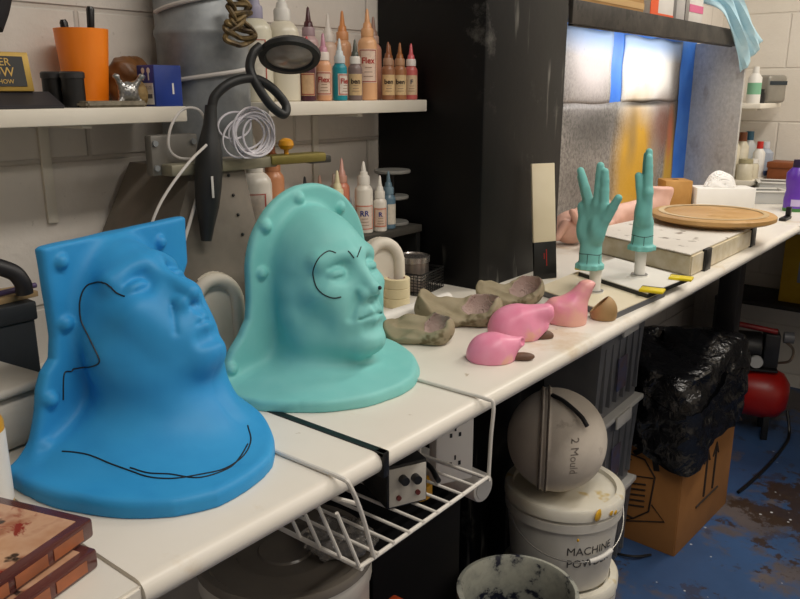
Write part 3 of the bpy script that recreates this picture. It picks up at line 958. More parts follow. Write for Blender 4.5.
# dark dusty fume hood below the duct
t = NT('dusty_sheet_metal')
c = t.ramp(t.noise(6.0, 6.0), [(0.35, hx('635d54')), (0.65, hx('8a8176'))])
c = t.mix(t.ramp(t.noise(3.0, 3.0), [(0.55, (0, 0, 0, 1)), (0.75, (1, 1, 1, 1))]), c, hx('82706a'))
t.color(c)
t.set(rough=0.62, metal=0.3)
m_dusty = t.m
r = thing('extractor_hood', 'dark dusty sheet metal extractor hood under the round duct', 'hood', (0, 0, 0))
b = MB()
top = [(-1.165, 0.735), (-0.998, 0.735), (-0.998, 0.835), (-1.165, 0.835)]
bot = [(-1.172, 0.615), (-0.960, 0.615), (-0.960, 0.850), (-1.172, 0.850)]
zt, zb, zl = 1.205, 0.985, 0.935
vs = [(x, y, zt) for x, y in top] + [(x, y, zb) for x, y in bot] + [(x, y, zl) for x, y in bot]
fs = [(0, 3, 2, 1)] if False else [(0, 1, 2, 3)]
for k in range(4):
    j = (k + 1) % 4
    fs += [(k, 4 + k, 4 + j, j), (4 + k, 8 + k, 8 + j, 4 + j)]
fs.append((11, 10, 9, 8))
b.add(vs, fs)
b.build('hood', m_dusty, r)
b = MB()
for k in range(7):                                           # riveted seam down the front slope
    f = (k + 0.5) / 7
    MB().sphere((-0.998 + 0.038 * f + 0.001, 0.800 + 0.02 * f, zt - 0.22 * f), 0.0028, 8).build('rivet', mat('dark_rivet', '1a1815', rough=0.5), r)

MB().tube([(-0.985, 0.735, 1.17), (-0.966, 0.655, 1.03)], 0.0028, 8).build('pipe', m_cable, r)
for fx, fy in ((-1.15, 0.64), (-1.15, 0.835), (-0.985, 0.64), (-0.985, 0.835)):
    MB().box((fx - 0.012, fy - 0.012, 0.9), (fx + 0.012, fy + 0.012, 0.9355)).build('foot', m_black, r)

# jointed arm clamped to the wall
m_olive = mat('olive_grey_metal', '8f8b78', '77735f', 12, rough=0.5, metal=0.35)
r = thing('swing_arm', 'olive grey jointed metal arm reaching out from a wall plate under the shelves', 'arm', (0, 0, 0))
b = MB().box((-1.03, 0.676, 1.196), (-1.012, 0.760, 1.256), 0.004)
b.build('wall_plate', mat('grey_plate', '8a8780', '74716b', 10, rough=0.5, metal=0.4), r)
b = MB()
for dy in (0.682, 0.750):
    for dz in (1.208, 1.244):
        MB().cyl((-1.012, dy, dz), 0.0045, 0.004, 10, 'x').build('bolt', m_galv, r)
MB().box((-1.014, 0.69, 1.196), (-0.985, 0.90, 1.214), 0.004, None).build('bar', m_olive, r)
MB().box((-0.016, 0, -0.007), (0.016, 0.115, 0.009), 0.004, rotM((-0.998, 0.885, 1.206), 0, 0, rad(-8))).build('bar', mat('ochre_olive_metal', '8b7f3f', '746a35', 12, rough=0.45, metal=0.4), r)
MB().box((-0.010, 0.0, -0.006), (0.012, 0.045, 0.006), 0.002, rotM((-0.985, 0.965, 1.203), 0, 0, rad(-10))).build('end_clamp', mat('dark_grey_metal', '4a4a48', rough=0.4, metal=0.6), r)
MB().lathe([(0, 0), (0.004, 0.0), (0.004, 0.008), (0.010, 0.010), (0.0135, 0.016), (0.012, 0.023), (0.006, 0.027), (0, 0.028)], 20, rotM((-0.992, 0.925, 1.214))).build('knob', mat('yellow_knob', 'e0a01c', 'd08f14', 12, rough=0.35), r)

# black gooseneck lamp
m_lamp = mat('black_rubber', '17191a', '202223', 10, rough=0.5)
r = thing('gooseneck_lamp', 'black gooseneck lamp with looped neck clamped by the galvanised duct', 'lamp', (0, 0, 0))
b = MB()
prof = [(1.298, 0.0085), (1.27, 0.0105), (1.250, 0.015), (1.232, 0.019), (1.21, 0.0205), (1.18, 0.020), (1.15, 0.0175), (1.12, 0.0115), (1.098, 0.008)]
pts, rs = [], []
for z, q in prof:
    pts.append((-0.965, 0.752 - (1.298 - z) * 0.12, z)); rs.append(q)
b.tube(pts, rs, 20)
b.build('clamp_body', m_lamp, r)
neck = smooth_path([(-0.965, 0.752, 1.29), (-0.963, 0.760, 1.312), (-0.955, 0.785, 1.331), (-0.95, 0.822, 1.337), (-0.945, 0.854, 1.324), (-0.935, 0.874, 1.298), (-0.93, 0.864, 1.283), (-0.935, 0.842, 1.298), (-0.945, 0.826, 1.327), (-0.955, 0.822, 1.352), (-0.955, 0.830, 1.374), (-0.953, 0.843, 1.385)], 8)
MB().tube(neck, 0.0072, 12).build('neck', m_lamp, r)
HM = rotM((-0.938, 0.889, 1.374), rad(-20), rad(-22), 0) @ Matrix.Scale(0.88, 4)
MB().lathe([(0.0, 0.012), (0.030, 0.0125), (0.048, 0.008), (0.056, -0.001), (0.054, -0.008), (0.044, -0.009), (0.040, -0.004), (0.0, -0.003)], 36, HM).build('lamp_head', m_lamp, r)
MB().lathe([(0, -0.012), (0.026, -0.010), (0.041, -0.005), (0.041, -0.003), (0.0, -0.003)], 32, HM).build('lens', mat('lamp_lens', 'a59a90', '857a70', 20, rough=0.12, spec=0.8), r)
MB().box((-0.9435, 0.727, 1.165), (-0.9425, 0.731, 1.197), 0.0003, None).build('label', mat('pale_label', 'bdbbb6', rough=0.5), r)
# lamp lead looping to the wall, and the pale cord hanging from the arm
lead = smooth_path([(-0.942, 0.722, 1.243), (-0.94, 0.690, 1.222), (-0.94, 0.655, 1.190), (-0.94, 0.630, 1.160), (-0.94, 0.612, 1.125), (-0.94, 0.604, 1.09), (-0.935, 0.60, 0.985)], 8)
tag(MB().tube(lead, 0.0021, 8).build('cord', m_cable), 'white cord dropping from the lamp body to behind the blue head cast', 'cord')
lead = smooth_path([(-1.0, 0.745, 1.218), (-1.002, 0.715, 1.222), (-1.0, 0.698, 1.238), (-1.002, 0.706, 1.268), (-1.003, 0.730, 1.292), (-0.993, 0.752, 1.290), (-0.985, 0.762, 1.262)], 8)
tag(MB().tube(lead, 0.0022, 8).build('cord', m_cable), 'thin white cord looping up behind the lamp neck', 'cord')
# coil of thin white wire resting on the arm
b = MB()
rnd = random.Random(3)
for k in range(11):
    cx = 0.822 + rnd.uniform(-0.018, 0.024)
    cz = 1.252 + rnd.uniform(-0.004, 0.008)
    ra, rb = rnd.uniform(0.024, 0.042), rnd.uniform(0.026, 0.036)
    if k == 0: cx, cz, ra, rb = 0.803, 1.267, 0.030, 0.020
    if k == 1: cx, cz, ra, rb = 0.843, 1.252, 0.041, 0.037
    ph = rnd.uniform(-0.5, 0.5)
    tl = rnd.uniform(-0.25, 0.25)
    pts = []
    for i in range(28):
        a = 2 * math.pi * i / 28
        u, v = ra * math.cos(a), rb * math.sin(a)
        pts.append((-0.975 + 0.10 * u * math.cos(ph * 3) + tl * v * 0.3 + k * 0.001, cx + u * math.cos(ph) - v * math.sin(ph), max(cz + u * math.sin(ph) + v * math.cos(ph), 1.2165)))
    b.tube(pts, 0.0017, 6, closed=True)
tag(b.build('wire_coil', mat('white_wire', 'd9d6dc', 'cbc7cf', 20, rough=0.3)), 'loose coil of thin white wire resting on the olive metal arm', 'wire')

# twisted brown ornament hung on the duct
b = MB()
rnd = random.Random(11)
pts = []
for k in range(46):
    a = k * 0.78
    q = 0.012 + 0.017 * abs(math.sin(k * 0.61))
    pts.append((-0.993 + 0.004 * math.sin(k * 1.9), 0.838 + q * math.cos(a), 1.420 + (0.040 - 0.0007 * k) * math.sin(a * 0.53 + 0.4)))
b.tube(smooth_path(pts, 4), 0.0042, 8)
tag(b.build('ornament', mat('old_bronze', '3c2f1e', '7a6640', 60, rough=0.5, metal=0.4)), 'small twisted dark bronze ornament hanging on the front of the duct', 'ornament')

# ------------------------------------------------------------------ things on the upper left shelf
r = thing('plaque', 'framed black plaque with gold lettering leaning on a dark grey wedge stand', 'plaque', (-1.085, 0.455, SH - 0.004))
MB().prism([(-0.045, 0.0), (0.050, 0.0), (0.050, 0.004), (0.012, 0.022), (-0.045, 0.022)], -0.20, 0.108, Matrix(((1, 0, 0, 0), (0, 0, 1, 0), (0, 1, 0, 0), (0, 0, 0, 1))), 0.001).build('stand', mat('charcoal', '2f2d31', '262428', 8, rough=0.5), r)
PM = rotM((0.012, -0.030, 0.0215), 0, rad(-10), 0)
MB().box((0, -0.115, 0), (0.006, 0.115, 0.051), 0.001, PM).build('frame', mat('gold_frame', '8f7430', 'a88a3e', 12, rough=0.4, metal=0.4), r)
MB().box((0.006, -0.106, 0.006), (0.0072, 0.106, 0.045), 0.0, PM).build('panel', mat('plaque_black', '191a18', rough=0.5), r)
b = MB()
for s_, size, zz, yy in (('THE WINNER', 0.014, 0.037, 0.046), ('of the CROW', 0.017, 0.024, 0.042), ('BEST IN SHOW', 0.008, 0.012, 0.062)):
    vs, fs = text_geo(s_, size, 0.0002)
    b.add([(0.0074 + p.z, yy + p.x, zz + p.y) for p in vs], fs, False, PM)
b.build('lettering', mat('gold_paint', 'c8a24a', rough=0.45), r)

def film_can(label, loc):
    r = thing('film_canister', label, 'canister', loc, 0, 'black canisters on the left shelf')
    MB().lathe([(0, 0), (0.0155, 0), (0.0155, 0.040), (0, 0.040)], 28).build('body', m_black, r)
    MB().lathe([(0, 0.0401), (0.0168, 0.0401), (0.0168, 0.047), (0.015, 0.049), (0, 0.049)], 28).build('lid', mat('grey_lid', '2b2b2d', rough=0.4), r)
film_can('black canister left of the orange beaker, beside the plaque', (-1.10, 0.585, SH - 0.004))
film_can('black canister touching the front of the orange beaker', (-1.07, 0.597, SH - 0.004))
r = thing('beaker', 'orange plastic beaker with pens, on the upper left shelf', 'beaker', (-1.118, 0.645, SH - 0.004))
MB().lathe([(0, 0), (0.029, 0), (0.038, 0.110), (0.0358, 0.110), (0.027, 0.004), (0, 0.004)], 40).build('cup', mat('orange_plastic', 'fb8212', 'ff8e22', 8, rough=0.35), r)
def pen(label, dx, dy, h, rx, ry):
    r = thing('marker_pen', label, 'pen', (-1.118 + dx, 0.645 + dy, SH + 0.0008), 0, 'pens in the orange beaker')
    M = rotM((0, 0, 0), rx, ry, 0)
    MB().cyl((0, 0, 0), 0.0045, h - 0.03, 14, M=M).build('barrel', m_black, r)
    MB().lathe([(0.0052, h - 0.03), (0.0058, h - 0.004), (0.004, h), (0, h)], 14, M).build('cap', mat('pen_cap', '111113', rough=0.3), r)
PEN_ = pen
PEN_('taller black marker standing in the orange beaker', 0.004, 0.006, 0.137, rad(-3), rad(2))
PEN_('shorter black marker standing in the orange beaker', -0.004, -0.010, 0.118, rad(5), rad(-3))

def lump(p):
    d = ell(p, (0, 0, 0.035), (0.030, 0.040, 0.040))
    d = smax(d, -(p[2] - 0.004), 0.004)
    return np.maximum(d + 0.006 * wob(p, 110, 3) + 0.003 * np.abs(wob(p, 190, 5)), -p[2])
r = thing('leather_pouch', 'crumpled brown leather pouch behind the silver figurine', 'pouch', (-1.128, 0.722, SH - 0.004))
o = sculpt('pouch', mat('brown_leather', '5c3a1c', '7a5128', 30, rough=0.45, bump=0.3, bscale=80), lump, (-0.04, -0.055, 0), (0.04, 0.055, 0.085), 0.002, r)
def lump2(p):
    return np.maximum(ell(p, (0, 0, 0.016), (0.018, 0.022, 0.022)) + 0.002 * wob(p, 160), -p[2])
tag(sculpt('sponge', mat('tan_sponge', 'a98f62', '8f764c', 60, rough=0.85, bump=0.5, bscale=200), lump2, (-0.025, -0.03, 0), (0.025, 0.03, 0.045), 0.0018), 'round tan sponge between the silver figurine and the blue box', 'sponge').location = (-1.072, 0.702, SH - 0.004)
b = MB().prism([(-0.018, -0.050), (0.020, -0.046), (0.022, 0.048), (-0.016, 0.052)], 0, 0.009, None, 0.003)
o = b.build('stone_slab', mat('speckled_stone', '6f6656', '8f8674', 90, rough=0.8)); o.location = (-1.052, 0.640, SH - 0.004)
tag(o, 'flat speckled stone slab in front of the orange beaker', 'slab')
def frog(p):
    x, y, z = p
    d = ell(p, (0, 0, 0.022), (0.012, 0.015, 0.014))
    for sy in (-1, 1):
        d = smin(d, cone(p, (0.0, 0.010 * sy, 0.028), (0.004, 0.020 * sy, 0.042), 0.0052, 0.0034), 0.004)
        d = smin(d, ell(p, (0.005, 0.021 * sy, 0.043), (0.0045, 0.0055, 0.004)), 0.002)
        d = smin(d, cone(p, (0.0, 0.009 * sy, 0.016), (0.004, 0.019 * sy, 0.003), 0.0055, 0.0036), 0.004)
    return np.maximum(d + 0.0008 * np.sin(x * 900) * np.sin(y * 900) * np.sin(z * 900), -z)
r = thing('figurine', 'little silver four-legged figurine in front of the brown pouch', 'figurine', (-1.052, 0.672, SH - 0.004))
o = sculpt('body', mat('silver_cast', 'b6b6b4', '8f8f8e', 120, rough=0.28, metal=0.8), frog, (-0.018, -0.032, 0), (0.018, 0.032, 0.05), 0.0011, r)

r = thing('carton', 'small dark blue box with a white label panel at the end of the left shelf', 'box', (-1.058, 0.731, SH - 0.004), 0)
MB().box((-0.022, -0.024, 0), (0.022, 0.024, 0.060), 0.001).build('box', mat('navy_card', '16378c', '112c74', 8, rough=0.45), r)
MB().box((-0.015, -0.0248, 0.003), (0.018, -0.0242, 0.034)).build('label', mat('label_white', 'd8d6d2', 'cfcdc8', 8, rough=0.6), r)
b = MB()
for xx in (-0.006, 0.008):
    b.sphere((xx, -0.0242, 0.052), 0.0045, 10, sc=(1, 0.1, 1)); b.box((xx - 0.0012, -0.0247, 0.038), (xx + 0.0012, -0.0242, 0.051))
b.build('picture', mat('label_white', 'd8d6d2'), r)
b = MB()
vs, fs = text_geo('EAR PLUGS', 0.0065, 0.0001); b.add([(0.0015 + p.x * 0.8, -0.0250, 0.027 + p.y) for p in vs], fs)
b.box((-0.012, -0.0250, 0.012), (0.015, -0.0248, 0.018))
b.build('lettering', mat('grey_print', '5a5a60', rough=0.6), r)
MB().box((0.0221, 0.006, 0.018), (0.0225, 0.009, 0.034)).build('side_mark', mat('label_white', 'd8d6d2'), r)
b = MB().tube(smooth_path([(-1.06, 0.484, 1.400), (-1.062, 0.498, 1.43), (-1.07, 0.512, 1.48), (-1.08, 0.515, 1.60)], 6), [0.0] * 0 or 0.02, 14)
o = b.build('hanging_sleeve', mat('black_fabric', '121013', '1b181b', 20, rough=0.85))
tag(o, 'black padded sleeve hanging above the left shelf at the picture edge', 'sleeve')
MB().tube([(-1.18, 0.515, 1.60), (-1.06, 0.515, 1.60)], 0.005, 8).build('hook', m_galv, o)

# ------------------------------------------------------------------ paint bottles
BOT_MESH = {}
def bot_geo(kind):
    """unit meshes: body, cap, tip, label; heights in metres"""
    if kind in BOT_MESH: return BOT_MESH[kind]
    R, H, cap_r, cap_h, tip_h, lab = dict(
        small=(0.0140, 0.070, 0.0105, 0.013, 0.032, (0.010, 0.050, 62)),
        mid=(0.0165, 0.110, 0.0115, 0.014, 0.038, (0.025, 0.085, 60)),
        tall=(0.0190, 0.122, 0.0125, 0.015, 0.038, (0.034, 0.098, 62)),
        jug=(0.0290, 0.140, 0.0150, 0.020, 0.040, (0.035, 0.105, 45)),
        round=(0.0190, 0.102, 0.0130, 0.017, 0.030, (0.008, 0.060, 70)))[kind]
    s = H - R * 0.75
    body = MB().lathe([(0, 0), (R - 0.002, 0), (R, 0.002), (R, s), (R * 0.93, s + R * 0.28), (R * 0.70, s + R * 0.58), (cap_r * 0.85, H), (0, H)], 28)
    cap = MB().lathe([(0, H - 0.001), (cap_r, H - 0.001), (cap_r, H + cap_h * 0.8), (cap_r * 0.9, H + cap_h), (0, H + cap_h)], 24)
    t0 = H + cap_h
    tip = MB().lathe([(cap_r * 0.75, t0), (cap_r * 0.62, t0 + tip_h * 0.25), (cap_r * 0.45, t0 + tip_h * 0.30), (cap_r * 0.20, t0 + tip_h * 0.92), (0, t0 + tip_h)], 18)
    z0, z1, ang = lab
    a0, a1 = rad(-45 - ang), rad(-45 + ang)
    lb = MB().lathe([(R + 0.0003, z0), (R + 0.0003, z1)], 20, None, a0, a1)
    zc = (z0 + z1) / 2
    hw = ang * 0.85
    fr = MB()
    for (za, zb) in ((z0 + 0.0015, z0 + 0.003), (z1 - 0.003, z1 - 0.0015)):
        fr.lathe([(R + 0.0006, za), (R + 0.0006, zb)], 16, None, rad(-45 - hw), rad(-45 + hw))
    for sgn in (-1, 1):
        fr.lathe([(R + 0.0006, z0 + 0.0015), (R + 0.0006, z1 - 0.0015)], 3, None, rad(-45 + sgn * hw - 2.5), rad(-45 + sgn * hw + 2.5))
    BOT_MESH[kind] = (body, cap, tip, lb, fr, R, z0, z1)
    return BOT_MESH[kind]
DATA = {}
def bottle(kind, label, loc, body, cap, tip, lab='d9c7ae', frame=None, word=None, wcol='2a1c18', group=None, rz=0.0, sc=1.0):
    g = bot_geo(kind)
    r = thing('paint_bottle', label, 'bottle', loc, rz, group)
    r.scale = (sc, sc, sc)
    def part(nm, mb, m):
        key = (kind, nm)
        if key not in DATA:
            o = mb.build(nm, m, r); DATA[key] = o.data
        else:
            o = bpy.data.objects.new(nm, DATA[key].copy()); o.data.materials.clear(); o.data.materials.append(m); COL.objects.link(o); o.parent = r
        return o
    part('bottle', g[0], mat('bot_' + body, body, rough=0.32))
    part('cap', g[1], mat('cap_' + cap, cap, rough=0.4))
    part('nozzle', g[2], mat('cap_' + tip, tip, rough=0.35))
    if lab:
        L = part('label', g[3], mat('lab_' + lab, lab, hx(lab, 0.86), 140, rough=0.6))
        R, z0, z1 = g[5:8]
        if frame:
            f = part('border', g[4], mat('frm_' + frame, frame, rough=0.6)); f.parent = L
        if word:
            vs, fs = text_geo(word, min(R * 0.95, 0.016), 0.0002, 0.0003)
            o = MB().add(wrap(vs, R + 0.0007, rad(-45), z1 - 0.35 * (z1 - z0)), fs).build('lettering', mat('ink_' + wcol, wcol, rough=0.6), L)
            b = MB()
            for k in range(3):
                zz = z0 + 0.18 * (z1 - z0) + k * 0.13 * (z1 - z0)
                b.lathe([(R + 0.0007, zz), (R + 0.0007, zz + 0.0012)], 8, None, rad(-45 - 28 + 5 * k), rad(-45 + 28 - 3 * k))
            b.build('small_print', mat('ink_9a7d66', '9a7d66', rough=0.6), L)
    return r
G1 = 'paint bottles on the upper shelf'
F, Bk = -1.062, -1.135
bottle('jug', 'pale clear jug bottle at the left end of the upper bottle shelf', (-1.09, 0.953, SH), 'c9c4b0', '8f8ba0', '8f8ba0', 'd6cfbf', 'a04a3a', None, group=G1)
bottle('jug', 'second pale clear jug bottle, right of the lamp head', (-1.09, 1.018, SH), 'd2cbb8', 'd9d6cf', 'd9d6cf', None, group=G1)
bottle('small', 'dark maroon bottle with a red nozzle behind the lamp head', (-1.07, 1.058, SH), '4a2230', 'a0303a', 'c0303a', 'c9a57e', '8f2f2a', group=G1)
bottle('tall', 'tall mauve bottle with a dark maroon nozzle in the back row', (Bk, 1.128, SH), 'bfa1a0', 'a58c92', '4a2126', None, group=G1)
bottle('small', 'peach bottle with white cap and red-framed label, left of the teal one', (F, 1.092, SH), 'dba27a', 'e2d6cb', 'c08a9c', 'e6cbb4', 'b3382e', 'Flex', 'a8322a', group=G1, sc=1.06)
bottle('small', 'teal paint bottle with clear nozzle on the upper shelf', (F, 1.136, SH), '178a9a', 'c3cdd0', 'c9d2d4', 'dcd0c4', 'b04a40', 'Flex', 'a8322a', group=G1, rz=rad(45))
bottle('mid', 'clear pinkish bottle in the back row above the teal one', (Bk, 1.182, SH), 'd6bba8', 'ddd5cc', 'ddd5cc', None, group=G1, sc=1.03)
bottle('small', 'grey-brown bottle with white cap and dark nozzle right of the teal one', (F, 1.180, SH), '7d6a66', 'e3ddd4', '4d5148', 'd9b98a', None, 'ben', group=G1)
bottle('mid', 'peach bottle with orange nozzle in the back row of the upper shelf', (Bk, 1.224, SH), 'e0ac84', 'd99a6a', 'd0884e', None, group=G1, sc=1.08)
bottle('tall', 'big peach bottle with a red-lettered label in the middle of the upper shelf', (-1.068, 1.224, SH), 'e6b183', 'dfa878', 'dda373', 'ecd0bb', 'a83a30', 'Flex', 'b02a22', group=G1)
bottle('mid', 'pinkish brown bottle half hidden right of the big peach one', (Bk, 1.320, SH), 'c98f78', 'b99a8c', '9a7a6c', None, group=G1, sc=1.05)
bottle('small', 'brown bottle third from the right end of the upper shelf', (F, 1.281, SH), '9a6a4c', 'b08a70', '8f5836', 'e0c08e', None, 'ben', group=G1)
bottle('small', 'tan bottle hidden behind the brown ones near the pillar', (-1.125, 1.362, SH), 'b57f58', 'c08a68', 'b0703e', None, group=G1)
bottle('small', 'brown bottle second from the right end of the upper shelf', (F, 1.319, SH), 'a56f4a', 'b58a68', 'a0642f', 'e2c494', None, 'ben', group=G1)
bottle('small', 'red-pink bottle with white cap at the right end of the upper shelf', (F, 1.3565, SH), 'c0605c', 'eadfd8', 'd8646a', 'dcc09c', None, 'F', '22304a', group=G1)

LS = 1.030
r = thing('bottle_rack', 'black box shelf behind the teal head cast carrying spare bottles', 'shelf', (0, 0, 0))
MB().box((WALL_X, 0.91, LS - 0.016), (-1.045, 1.378, LS), 0.002).build('top', mat('grey_black_top', '3c3a36', '4a4741', 12, rough=0.5), r)
b = MB()
b.box((WALL_X, 0.91, TOP), (-1.05, 0.925, LS - 0.016)).box((WALL_X, 1.363, TOP), (-1.05, 1.377, LS - 0.016)).box((WALL_X, 0.925, TOP), (-1.168, 1.363, LS - 0.016))
b.build('carcass', mat('matt_black', '0e0e0e', rough=0.6), r)
G2 = 'spare bottles on the black box shelf'
LF = -1.075
bottle('jug', 'white jug bottle behind the lamp clamp under the olive arm', (-1.105, 0.950, LS), 'e3ddd2', 'e3ddd2', 'e3ddd2', 'e6d8cc', 'b8483a', None, group=G2, sc=1.05)
bottle('mid', 'orange-tan bottle right of the white jug, under the olive arm', (-1.125, 1.012, LS), 'c98a62', 'c08058', 'b87048', None, group=G2, sc=1.3)
bottle('small', 'small bottle with a black nozzle above the teal arch', (-1.155, 1.125, LS), 'b3aaa0', '4a4a4c', '18181a', None, group=G2, sc=1.05)
bottle('small', 'small pinkish bottle with pointed nozzle just right of the black-nozzled one', (-1.15, 1.163, LS), 'c9a594', 'c9b2a6', 'b38a78', None, group=G2, sc=1.05)
bottle('small', 'pale small bottle with tapering nozzle at the back of the spare bottles', (-1.15, 1.205, LS), 'd0bfae', 'cdbcae', 'bfa898', None, group=G2, sc=1.05)
bottle('small', 'small bottle with a blue nozzle behind the cream-capped one', (-1.15, 1.240, LS), 'bcc0c4', '9fb0c0', '5f7fa8', None, group=G2)
bottle('small', 'yellow-cream capped bottle left of the orange-pink one', (-1.085, 1.147, LS), 'd9cc9a', 'e6dcb8', 'e3d9b0', None, group=G2, sc=1.18)
bottle('mid', 'orange-pink bottle beside the big white bottle', (-1.115, 1.193, LS), 'd4866a', 'cf9a86', 'd5a090', None, group=G2, sc=0.96)
bottle('round', 'big white bottle with a red-framed label among the spare bottles', (-1.078, 1.219, LS), 'e6e0d4', 'e9e4da', 'e9e4da', 'e8d6c8', 'cf5a36', 'RR', '2a3a86', group=G2)
bottle('small', 'slim white bottle with a red-framed label, second from the right among the spares', (-1.062, 1.252, LS), 'e4ddd2', 'e9e4da', 'e9e4da', 'e3c8b4', 'cf5a36', 'R', '2a3a86', group=G2, sc=1.03)
bottle('small', 'slate blue bottle at the right end of the spare bottles', (-1.070, 1.290, LS), '5d7a8c', '6d8796', '5f7988', 'd9d0c0', None, group=G2, sc=1.08, rz=rad(50))

r = thing('tiered_stand', 'small black stand with round grey tiers against the pillar', 'stand', (-1.095, 1.334, LS - 0.0))
MB().cyl((0, 0, 0), 0.006, 0.114, 14).build('post', m_black, r)
m_tier = mat('grey_disc', '8b8a85', '7b7a75', 12, rough=0.35, spec=0.5)
for z, q in ((0.0005, 0.036), (0.058, 0.036), (0.114, 0.040)):
    MB().lathe([(0, z), (q - 0.002, z), (q, z + 0.002), (q, z + 0.006), (q - 0.002, z + 0.008), (0, z + 0.008)], 32).build('tier', m_tier, r)

# ------------------------------------------------------------------ odd things on the worktop behind the casts
m_arch = mat('bone_plaster', 'e2dbcd', 'd3cbbb', 12, rough=0.55)
def arch(label, loc, rz, w, h, tilt_):
    """upright half-round plaster back with a raised rim"""
    r = thing('arched_mould', label, 'mould', loc, rz, 'arched plaster mould backs')
    M = rotM((0, 0, 0), 0, rad(tilt_), 0)
    out = [(-w, 0)] + [(-w * math.cos(rad(a)), h - w + w * math.sin(rad(a))) for a in range(0, 181, 10)] + [(w, 0)]
    T = M @ Matrix(((0, 0, 1, 0), (1, 0, 0, 0), (0, 1, 0, 0), (0, 0, 0, 1)))
    MB().prism(out, 0, 0.018, T, 0.004).build('back', m_arch, r)
    pts = smooth_path([Vector((0.020, p[0] * 0.80, max(p[1] * 0.92, 0.012))) for p in out], 2)
    MB().tube([M @ p for p in pts], w * 0.25, 14).build('rim', m_arch, r)
    return r
arch('bone coloured arched mould back standing between the two head casts', (-0.965, 0.735, TOP), rad(-20), 0.042, 0.148, -4)
arch('bone coloured arched mould back behind the teal face, beside the tape rolls', (-0.990, 1.165, TOP), rad(-20), 0.046, 0.138, -4)
m_tape = mat('cream_tape', 'e6d9b4', 'ddcfa6', 8, rough=0.6)
for k in range(3):
    r = thing('tape_roll', ('lowest cream masking tape roll of the stack beside the teal face', 'middle cream masking tape roll of the stack beside the teal face', 'top cream masking tape roll of the stack beside the teal face')[k], 'tape', (-0.957, 1.178, TOP + 0.0195 * k), 0, 'stacked masking tape rolls')
    MB().lathe([(0.018, 0), (0.026, 0), (0.027, 0.001), (0.027, 0.0182), (0.026, 0.019), (0.018, 0.019), (0.018, 0)], 36).build('tape', m_tape, r)
    MB().lathe([(0.0165, 0.0005), (0.018, 0.0005), (0.018, 0.0188), (0.0165, 0.0188), (0.0165, 0.0005)], 30).build('core', mat('card_core', 'b08a7a', rough=0.7), r)
r = thing('paper_tube', 'white rolled paper tube lying behind the plaster mould shells', 'tube', (-0.885, 1.045, TOP + 0.0135), rad(-2))
MB().lathe([(0.0105, 0), (0.0135, 0), (0.0135, 0.20), (0.0105, 0.20), (0.0105, 0)], 28, rotM((0, 0, 0), rad(-90), 0, 0)).build('tube', mat('white_tube', 'e9e6e0', 'dedad2', 6, rough=0.5), r)
r = thing('wire_basket', 'small black wire mesh basket against the pillar holding round tins', 'basket', (-1.005, 1.305, TOP), rad(8))
b = MB()
W_, D_, H_ = 0.050, 0.040, 0.046
for k in range(13):
    u = -W_ + 2 * W_ * k / 12
    for s_ in (-1, 1):
        b.tube([(s_ * D_, u, 0.0015), (s_ * D_, u, H_)], 0.0009, 5)
    b.tube([(-D_, u, 0.0015), (D_, u, 0.0015)], 0.0009, 5)
for k in range(10):
    u = -D_ + 2 * D_ * k / 9
    for s_ in (-1, 1):
        b.tube([(u, s_ * W_, 0.0015), (u, s_ * W_, H_)], 0.0009, 5)
for k in range(8):
    z = 0.0015 + (H_ - 0.0015) * k / 7
    b.tube([(-D_, -W_, z), (D_, -W_, z), (D_, W_, z), (-D_, W_, z)], 0.0009 if k < 7 else 0.002, 5, closed=True)
b.build('mesh', mat('black_wire', '3a3a3a', rough=0.35, metal=0.7), r)
for k in range(2):
    r = thing('tin', ('lower round metal tin standing in the wire mesh basket', 'upper round metal tin with raised lid over the wire mesh basket')[k], 'tin', (-1.010, 1.300, TOP + 0.0025 + k * 0.0375), 0, 'stacked round tins')
    MB().lathe([(0, 0), (0.033, 0), (0.034, 0.001), (0.034, 0.024), (0, 0.024)], 36).build('body', mat('tin_metal', 'a09690', '8a807b', 10, rough=0.3, metal=0.8), r)
    MB().lathe([(0.0, 0.0241), (0.036, 0.0241), (0.0365, 0.036), (0.034, 0.0372), (0.032, 0.0345), (0, 0.0345)], 36).build('lid', mat('tin_lid', 'b4aeaa', '9d9793', 10, rough=0.25, metal=0.8), r)
r = thing('leaning_panel', 'narrow cream and black panel with red streak leaning on the pillar front', 'panel', (-0.838, 1.572, TOP), rad(-28))
M = rotM((0, 0, 0), 0, rad(-7), 0)
MB().box((0, -0.030, 0.085), (0.006, 0.030, 0.262), 0.0008, M).build('upper_board', m_cream, r)
MB().box((0, -0.030, 0.0), (0.0062, 0.030, 0.0848), 0.0008, M).build('lower_board', m_black, r)
b = MB().box((0.0063, 0.002, 0.030), (0.0068, 0.004, 0.068), 0, M).box((0.0063, -0.004, 0.046), (0.0068, -0.0025, 0.060), 0, M)
b.build('red_streak', mat('red_light_colour', 'a01c14', rough=0.5), r)  # red light on the black board, drawn as flat coloured strips

